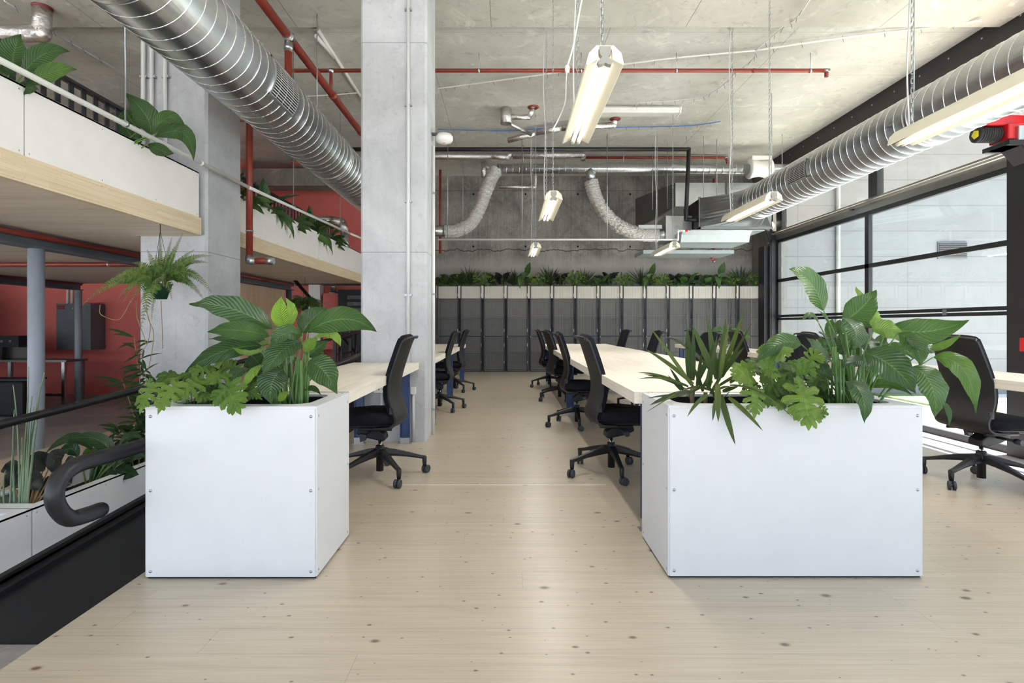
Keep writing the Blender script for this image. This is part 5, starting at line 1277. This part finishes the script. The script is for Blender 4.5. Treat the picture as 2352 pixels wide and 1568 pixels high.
for a in ((232,702,.25,.07,.7,-.2),(300,690,.22,.06,.7,-.15),(368,757,.12,.085,.6,-.25),(335,700,.15,.07,.55,-.2),(500,672,.36,.065,.35,-.1),(485,588,.45,.05,.5,0),(420,690,.15,.06,.4,-.15),(360,530,.30,.035,.5,.05),(420,535,.40,.04,.4,.0),(395,545,.36,.04,.45,0),(285,600,.32,.05,.6,.1),(270,640,.28,.06,.6,-.05),(310,640,.2,.06,.65,-.2),(340,600,.26,.05,.5,.1),(440,640,.30,.06,.4,-.1),(455,690,.25,.05,.35,.1),(395,680,.18,.07,.55,-.25),(330,735,.12,.05,.5,.1),(350,665,.2,.07,.6,-.28),(300,665,.26,.06,.45,.15),(255,690,.3,.05,.5,.15),(405,620,.3,.05,.5,.2),(375,590,.3,.05,.5,-.1),(460,600,.4,.045,.45,.12),(320,570,.3,.045,.5,.1),(350,700,.2,.06,.5,-.15),(380,640,.2,.06,.45,.25),(430,570,.35,.045,.5,.1),(280,675,.24,.06,.6,-.2),(410,660,.2,.06,.5,-.2)):
    F(a[0],a[1],a[2],a[3],a[4],a[5])
hook=P(366,522,4.77); hook.y=4.62; hook.z=2.0; hook.x=c.x
tf=fern(c,1.0,'green fern in a dark hanging pot in front of the rough concrete column',hook,spec=S)
vm=MB()
for pts in (((300,690),(285,720),(268,735),(232,722),(230,700)),((330,700),(345,745),(338,790),(318,815)),((335,690),(340,730),(352,760),(350,800),(340,850)),((312,690),(315,730),(330,770),(335,790)),((370,690),(372,740),(374,800))):
    vm.tube(smoothpath([P(x,y,4.58) for x,y in pts],6),.003,5)
link('trailing_runners',vm,M['vine'],tf)
# second fern, farther, near stair
S2=[]
for k in range(26):
    an=RW.uniform(0,2*PI); r=RW.uniform(.25,.5); S2.append((r*math.cos(an),RW.uniform(-.45,.2),r*math.sin(an)*.6,RW.uniform(.1,.35),.09,RW.uniform(0,.25)))
fern(P(700,700,9.6),.85,'dark hanging fern seen beyond the grey post, past the lily',Vector((P(700,700,9.6).x,9.6,2.0)),spec=S2,pairs=20)
# ---- balcony lilies
def bush(t,c,r,h,nleaf,L,W,tints,mat='lily',tab=PROF,up=.6,rng=None,hang=.3,wave=.05,stalk=True,nl=8,nw=4):
    g=rng or RW; c=Vector(c); lm=MB(); sm=MB()
    for k in range(nleaf):
        an=g.uniform(0,2*PI); rr=r*g.uniform(.2,1); hh=h*g.uniform(.25,1)
        b=c+Vector((rr*.5*math.cos(an),rr*.5*math.sin(an),hh*.7)); l=L*g.uniform(.7,1.15)
        d=Vector((math.cos(an),math.sin(an),g.uniform(-hang,up)*1.2)).normalized()
        tp=b+d*l; ctrl=(b+tp)*.5+Vector((0,0,l*.22))
        leaf(lm,b,ctrl,tp,W*g.uniform(.75,1.15),n=(math.cos(an)*.25,-.75,.75),tint=g.choice(tints)+g.uniform(-.08,.08),tab=tab,nl=nl,nw=nw,wave=wave)
        if stalk: sm.tube([c+Vector((rr*.2*math.cos(an),rr*.2*math.sin(an),0)),c+Vector((rr*.3*math.cos(an),rr*.3*math.sin(an),hh*.45)),b],[.005,.004,.003],5)
    link('foliage',lm,M[mat],t)
    if stalk: link('stalks',sm,M['stalk'],t)
def balc(label,leaves,Y,root):
    t=plant('peace_lily',label,'plant',(-3.2,Y,2.47),'lilies in the balcony planters'); lm=MB(); sm=MB()
    for (bx,by,mx,my,tx,ty,w,ti) in leaves:
        b=P(bx,by,Y); tp=P(tx,ty,Y-.05); md=P(mx,my,Y-.02); leaf(lm,b,md*2-(b+tp)*.5,tp,w*Y/K,n=(.4,-1,-.1),tint=ti,nl=12,wave=.03)
        r=Vector((root[0]+RW.uniform(-.08,.08),Y+RW.uniform(-.1,.1),2.47)); sm.tube(bez(r,(r+b)*.5+Vector((0,0,.05)),b,5),.005,6)
    link('foliage',lm,M['lily'],t); link('stalks',sm,M['stalk'],t)
balc('broad-leaved balcony lily at the upper left corner, two leaves over the white pipe',[(30,160,32,120,48,78,62,.45),(52,172,100,125,160,118,48,.35),(70,195,120,165,178,160,42,.55),(8,125,0,110,-20,90,40,.3),(20,180,10,170,-15,165,50,.2),(45,190,60,200,90,205,40,.15)],3.35,(-3.12,0))
balc('broad-leaved balcony lily with drooping leaf against the rough column',[(345,310,335,265,285,212,56,.30),(320,300,300,275,288,250,60,.2),(350,310,385,270,426,290,34,.5),(355,315,420,305,445,370,40,.3),(330,320,300,310,290,280,50,.25),(340,330,370,345,400,352,30,.2)],4.35,(-3.12,0))
rr=random.Random(5)
for i,(y,lb) in enumerate(((3.75,'low balcony foliage between the two big near balcony lilies'),(6.25,'leafy lily in the balcony planter just past the red riser'),(6.9,'balcony lily with an upright leaf and two drooping over the panel'),(7.7,'dark balcony lily leaves under the middle zinc rod'),(8.5,'balcony lily with one tall leaf near the drain pipe joint'),(9.4,'farthest balcony lily hanging over the cream panel'))):
    t=plant('peace_lily',lb,'plant',(-3.18,y,2.47),'lilies in the balcony planters')
    bush(t,(-3.14,y,2.47),.20 if i else .08,.10 if i==0 else .28,26 if i else 10,.14 if i==0 else .36,.11 if i else .07,(.2,.35,.6),rng=rr,hang=.6,up=.7)
    if i in (2,4):
        lm=MB(); leaf(lm,(-3.1,y,2.6),(-3.1,y,2.8),(-3.1,y-.05,3.02),.16,n=(.5,-1,0),tint=.4); leaf(lm,(-3.08,y+.2,2.6),(-2.9,y+.25,2.66),(-2.88,y+.4,2.3),.13,n=(1,-.6,.2),tint=.35); leaf(lm,(-3.05,y+.1,2.6),(-2.92,y+.1,2.70),(-2.9,y+.05,2.38),.12,n=(1,-.6,.2),tint=.25)
        link('tall_leaves',lm,M['lily'],t)
# ---- sunken trough plants
t=plant('tall_reeds','tall straight green reeds growing in the sunken trough at left','plant',(-3.05,3.1,-.15)); rm=MB()
for (bx,by,mx,tx,ty) in ((48,1160,60,66,842),(52,1160,72,102,855),(56,1162,78,92,882),(60,1162,62,74,910),(45,1150,42,30,884),(64,1160,66,78,935),(40,1155,50,50,1005),(22,1160,26,29,1028),(36,1158,30,33,940),(12,1160,8,13,1080),(58,1160,74,90,940),(2,1155,-2,0,1110),(50,1160,55,62,960)):
    Y=3.52; b=P(bx,by,Y); tp=P(tx,ty,Y-.05); m_=P(mx,(by+ty)/2,Y); b.z=-.15
    pp=bez(b,m_*2-(b+tp)*.5,tp,8); rm.tube(pp,[.0085-.0062*i/8 for i in range(9)],7)
link('stems',rm,M['reed'],t)
t=plant('rubber_plant','dark rubber plant with oval near-black leaves in the sunken trough','plant',(-3.2,3.6,-.15)); lm=MB(); sm=MB()
for (bx,by,tx,ty,w,ti) in ((100,1075,88,1035,36,.3),(112,1075,150,1040,40,.35),(85,1085,75,1050,42,.1),(70,1090,25,1125,40,.5),(40,1085,12,1065,36,.3),(100,1100,112,1140,36,.2),(100,1095,60,1120,44,.6),(120,1085,135,1030,28,.6),(125,1100,165,1110,40,.1),(30,1110,8,1100,34,.2),(80,1110,85,1150,40,.1),(150,1095,170,1050,36,.2)):
    Y=3.78+RW.uniform(-.08,.1); b=P(bx,by,Y); tp=P(tx,ty,Y-.05); leaf(lm,b,(b+tp)*.5+Vector((0,-.01,.02)),tp,w*Y/K*1.2,n=(RW.uniform(-.6,.6),-1,.6),tint=ti,tab=PROF_R,nl=9,wave=0)
    r=Vector((-3.2,3.6,-.15)); sm.tube([r,(r+b)*.5,b],[.008,.006,.004],6)
link('foliage',lm,M['rubberleaf'],t); link('stem',sm,M['vine'],t)
t=plant('broad_leaved_plant','dark broad-leaved lily behind the handrail hook in the sunken trough','plant',(-3.15,4.1,-.15)); lm=MB(); sm=MB()
for (bx,by,mx,my,tx,ty,w,ti) in ((215,1035,165,1005,100,1045,26,.12),(265,1060,225,1010,150,1010,34,.18),(245,1020,240,1060,205,1108,64,.10),(235,1060,215,1040,205,1025,50,.70),(250,1070,240,1095,215,1110,70,.06),(285,1060,310,1040,335,1050,50,.08),(265,1080,290,1085,320,1090,36,.05),(270,1030,300,1000,330,1010,20,.15),(180,1050,160,1030,130,1050,30,.08),(260,1090,275,1085,290,1082,20,.1)):
    Y=4.2+RW.uniform(-.1,.1); b=P(bx,by,Y); tp=P(tx,ty,Y-.03); md=P(mx,my,Y); leaf(lm,b,md*2-(b+tp)*.5,tp,w*Y/K,n=(.1,-1,.5),tint=ti,nl=12,wave=.02)
    r=Vector((-3.18,4.1,-.15)); sm.tube([r,(r+b)*.5+Vector((0,0,.03)),b],[.007,.006,.004],6)
link('foliage',lm,M['lily'],t); link('stalks',sm,M['stalk'],t)
t=plant('willowy_climber','thin-leaved bamboo-like plant beside the rough column','plant',(-3.2,4.75,-.15)); lm=MB(); sm=MB(); g=random.Random(3)
canes=[]
for (pts) in (((330,1090),(335,980),(322,880),(308,775)),((320,1090),(318,1000),(300,930),(280,870)),((345,1080),(350,980),(350,920),(330,850)),((310,1095),(300,1040),(280,1010),(268,975)),((340,1080),(355,1000),(375,940),(395,890)),((325,1090),(310,1000),(318,900),(330,800)),((315,1090),(322,1040),(330,1000),(335,960))):
    pp=smoothpath([P(x,y,4.85) for x,y in pts],8); pp[0].z=-.15; sm.tube(pp,[.005-.003*i/(len(pp)-1) for i in range(len(pp))],6)
    for i in range(4,len(pp)):
        for s in (0,1):
            b=pp[i]; an=g.uniform(0,2*PI); L=g.uniform(.14,.24); d=Vector((math.cos(an),.6*math.sin(an),g.uniform(-.75,.35))).normalized()
            tp=b+d*L; leaf(lm,b,(b+tp)*.5+Vector((0,0,.03)),tp,.024,n=(g.uniform(-.3,.3),-1,.5),tint=g.uniform(.05,.4),tab=PROF,nl=5,nw=2,wave=0,fold=.3)
link('foliage',lm,M['lily'],t); link('canes',sm,M['vine'],t)
# ---- row on the lockers: five kinds, copied
g=random.Random(21)
protos=[]
def proto(name,kind):
    t=plant(name,'','plant',(0,0,0),'small plants in a row on top of the lockers')
    if kind==0: bush(t,(0,0,0),.17,.22,16,.22,.12,(.1,.3,.5),rng=g)
    if kind==1:
        lm=MB()
        for k in range(34):
            an=g.uniform(0,2*PI); e=g.uniform(.2,1.45); L=g.uniform(.28,.42); d=Vector((math.cos(an)*math.cos(e),math.sin(an)*math.cos(e),math.sin(e)))
            strap(lm,(0,0,.03),d*L*.5+Vector((0,0,.06)),d*L,.022,tint=g.uniform(0,.4),nl=5)
        link('foliage',lm,M['strap'],t)
    if kind==2:
        lm=MB(); sm=MB()
        for k in range(150):
            an=g.uniform(0,2*PI); r=.20*g.random()**.5; b=Vector((r*math.cos(an),r*math.sin(an),g.uniform(.04,.27)*(1.1-r*2))); d=Vector((math.cos(an)*g.random(),g.uniform(-1,.2),g.uniform(-.3,.8))).normalized()
            leaf(lm,b,b+d*.03,b+d*g.uniform(.04,.07),.035,n=(g.uniform(-.5,.5),-1,.8),tint=g.uniform(.4,.85),nl=3,nw=2,wave=0)
        for k in range(12):
            an=g.uniform(0,2*PI); sm.tube([(0,0,0),(.1*math.cos(an),.1*math.sin(an),.2)],.003,4)
        link('foliage',lm,M['lobed'],t); link('stalks',sm,M['stalk'],t)
    if kind==3: bush(t,(0,0,0),.12,.26,18,.14,.085,(.05,.3,.6),mat='rubberleaf',tab=PROF_R,rng=g,up=.9,wave=0)
    if kind==4:
        bush(t,(0,0,0),.16,.22,12,.20,.12,(.3,.5,.7),rng=g)
        lm=MB(); leaf(lm,(.02,-.04,.2),(.05,-.04,.32),(.10,-.06,.46),.13,n=(-.3,-1,.2),tint=.5); leaf(lm,(-.02,-.06,.16),(-.06,-.24,.22),(-.05,-.27,-.06),.12,n=(0,-1,.4),tint=.55); link('tall_leaves',lm,M['lily'],t)
    return t
names=['peace_lily','spiky_dracaena','bushy_foliage_plant','rubber_plant','peace_lily']
protos=[proto(n,i) for i,n in enumerate(names)]
desc=['broad-leaved dark green plant','spiky narrow-leaved plant','bright bushy small-leaved plant','dark rubber plant with upright oval leaves','broad-leaved plant with one tall leaf']
seq=[(1020,0),(1052,0),(1080,1),(1112,2),(1135,3),(1155,3),(1180,1),(1207,4),(1236,2),(1262,1),(1288,3),(1318,2),(1343,1),(1374,0),(1400,3),(1430,2),(1472,1),(1492,4),(1520,2),(1548,3),(1572,0),(1592,3),(1618,0),(1648,4),(1674,2),(1700,1),(1728,2)]
used=[False]*5; cnt=[0]*5
locs=[(x,k) for x,k in seq]
lockn=['the first locker from the pale column','the second locker from the pale column','the third locker from the pale column','the fourth locker from the pale column','the fifth locker from the pale column','the sixth locker from the pale column','the seventh locker from the pale column','the eighth locker from the pale column','the ninth locker from the pale column','the sixth locker from the window post','the fifth locker from the window post','the fourth locker from the window post','the third locker from the window post','the second locker from the window post','the locker at the window post']
ordn=['leftmost','second','third','fourth','fifth','sixth','seventh','eighth','ninth','tenth']
totals=[sum(1 for _,k in seq if k==j) for j in range(5)]
for (x,k) in locs:
    X=(x-CX)*13.48/K; loc=(X,13.44,LH-.03)
    cnt[k]+=1; o=ordn[cnt[k]-1] if cnt[k]<totals[k] else 'rightmost'
    lab=f'{desc[k]}, {o} of its kind on the lockers' 
    if not used[k]: used[k]=True; r=protos[k]; r.location=loc; r['label']=lab; r.rotation_euler=(0,0,g.uniform(-.4,.4)); r.scale=(1.35,)*3
    else:
        s=g.uniform(1.15,1.5); dup(protos[k],loc,g.uniform(-.5,.5),lab,scale=s)
# ---- desk plants by the window
db=thing('desk_planter_box','small white planter box on the window desk','planter',(3.6,8.3,.772)); link('box',MB().box(3.42,3.66,8.2,8.5,.772,.84),M['board'],db)
t=plant('desk_plant','bright low leafy plant in the small white box on the window desk','plant',(3.52,8.35,.84)); bush(t,(3.5,8.35,.82),.16,.26,26,.17,.07,(.5,.7,.85),rng=g)
t=plant('desk_plant','broad-leaved green plant in a bronze pot behind the spiky plant','plant',(3.52,9.3,.80)); bush(t,(3.6,9.0,.93),.12,.20,9,.26,.12,(.3,.5),rng=g)
link('pot',MB().lathe([(0,.772),(.06,.772),(.085,.95),(.075,.95),(.05,.80),(0,.80)],(3.6,9.0,0),n=20),M['brownpot'],t)
t=plant('desk_plant','dark round-leaved plant in a wide bronze bowl on the window desk','plant',(3.6,6.1,.80)); 
link('bowl',MB().lathe([(0,.772),(.10,.772),(.17,.93),(.155,.93),(.09,.80),(0,.80)],(3.6,6.1,0),n=24),M['brownpot'],t)
bush(t,(3.6,6.1,.90),.14,.14,12,.15,.10,(.2,.6),mat='rubberleaf',tab=PROF_R,rng=g,wave=0)
# ================================================================ LIGHT AND CAMERA
sc=bpy.context.scene
w=bpy.data.worlds.new('World'); sc.world=w; w.use_nodes=True; nt=w.node_tree
bg=nt.nodes['Background']
tc=nt.nodes.new('ShaderNodeTexCoord'); sep=nd(nt,'ShaderNodeSeparateXYZ',{0:tc.outputs['Generated']})
col=ramp(nt,sep.outputs[2],[(.0,(.78,.86,1.0)),(.25,(.70,.83,1.0)),(1,(.50,.68,1.0))])
nt.links.new(col,bg.inputs[0]); bg.inputs[1].default_value=WORLD_S
s=bpy.data.lights.new('sun','SUN'); s.energy=SUN_S; s.angle=math.radians(1.5); s.color=(1,.975,.94)
so=bpy.data.objects.new('sun',s); C.objects.link(so)
d=Vector(SUN_D).normalized(); so.rotation_euler=d.to_track_quat('-Z','Y').to_euler()
cam=bpy.data.cameras.new('camera'); co=bpy.data.objects.new('camera',cam); C.objects.link(co)
co.location=(0,0,EYE); co.rotation_euler=(PI/2,0,0)
cam.sensor_width=36; cam.lens=K/2352*36; cam.shift_x=-(CX-1176)/2352; cam.shift_y=(CY-784)/2352
cam.clip_start=.05; cam.clip_end=200
sc.camera=co
sc.view_settings.view_transform='Standard'; sc.view_settings.look='None'; sc.view_settings.gamma=1; sc.view_settings.use_curve_mapping=False
sc.view_settings.exposure=EXPO
sc.cycles.use_denoising=True
sc.cycles.max_bounces=6; sc.cycles.diffuse_bounces=4; sc.cycles.glossy_bounces=3; sc.cycles.transparent_max_bounces=10; sc.cycles.use_adaptive_sampling=True; sc.cycles.adaptive_threshold=.05; sc.cycles.sample_clamp_indirect=6
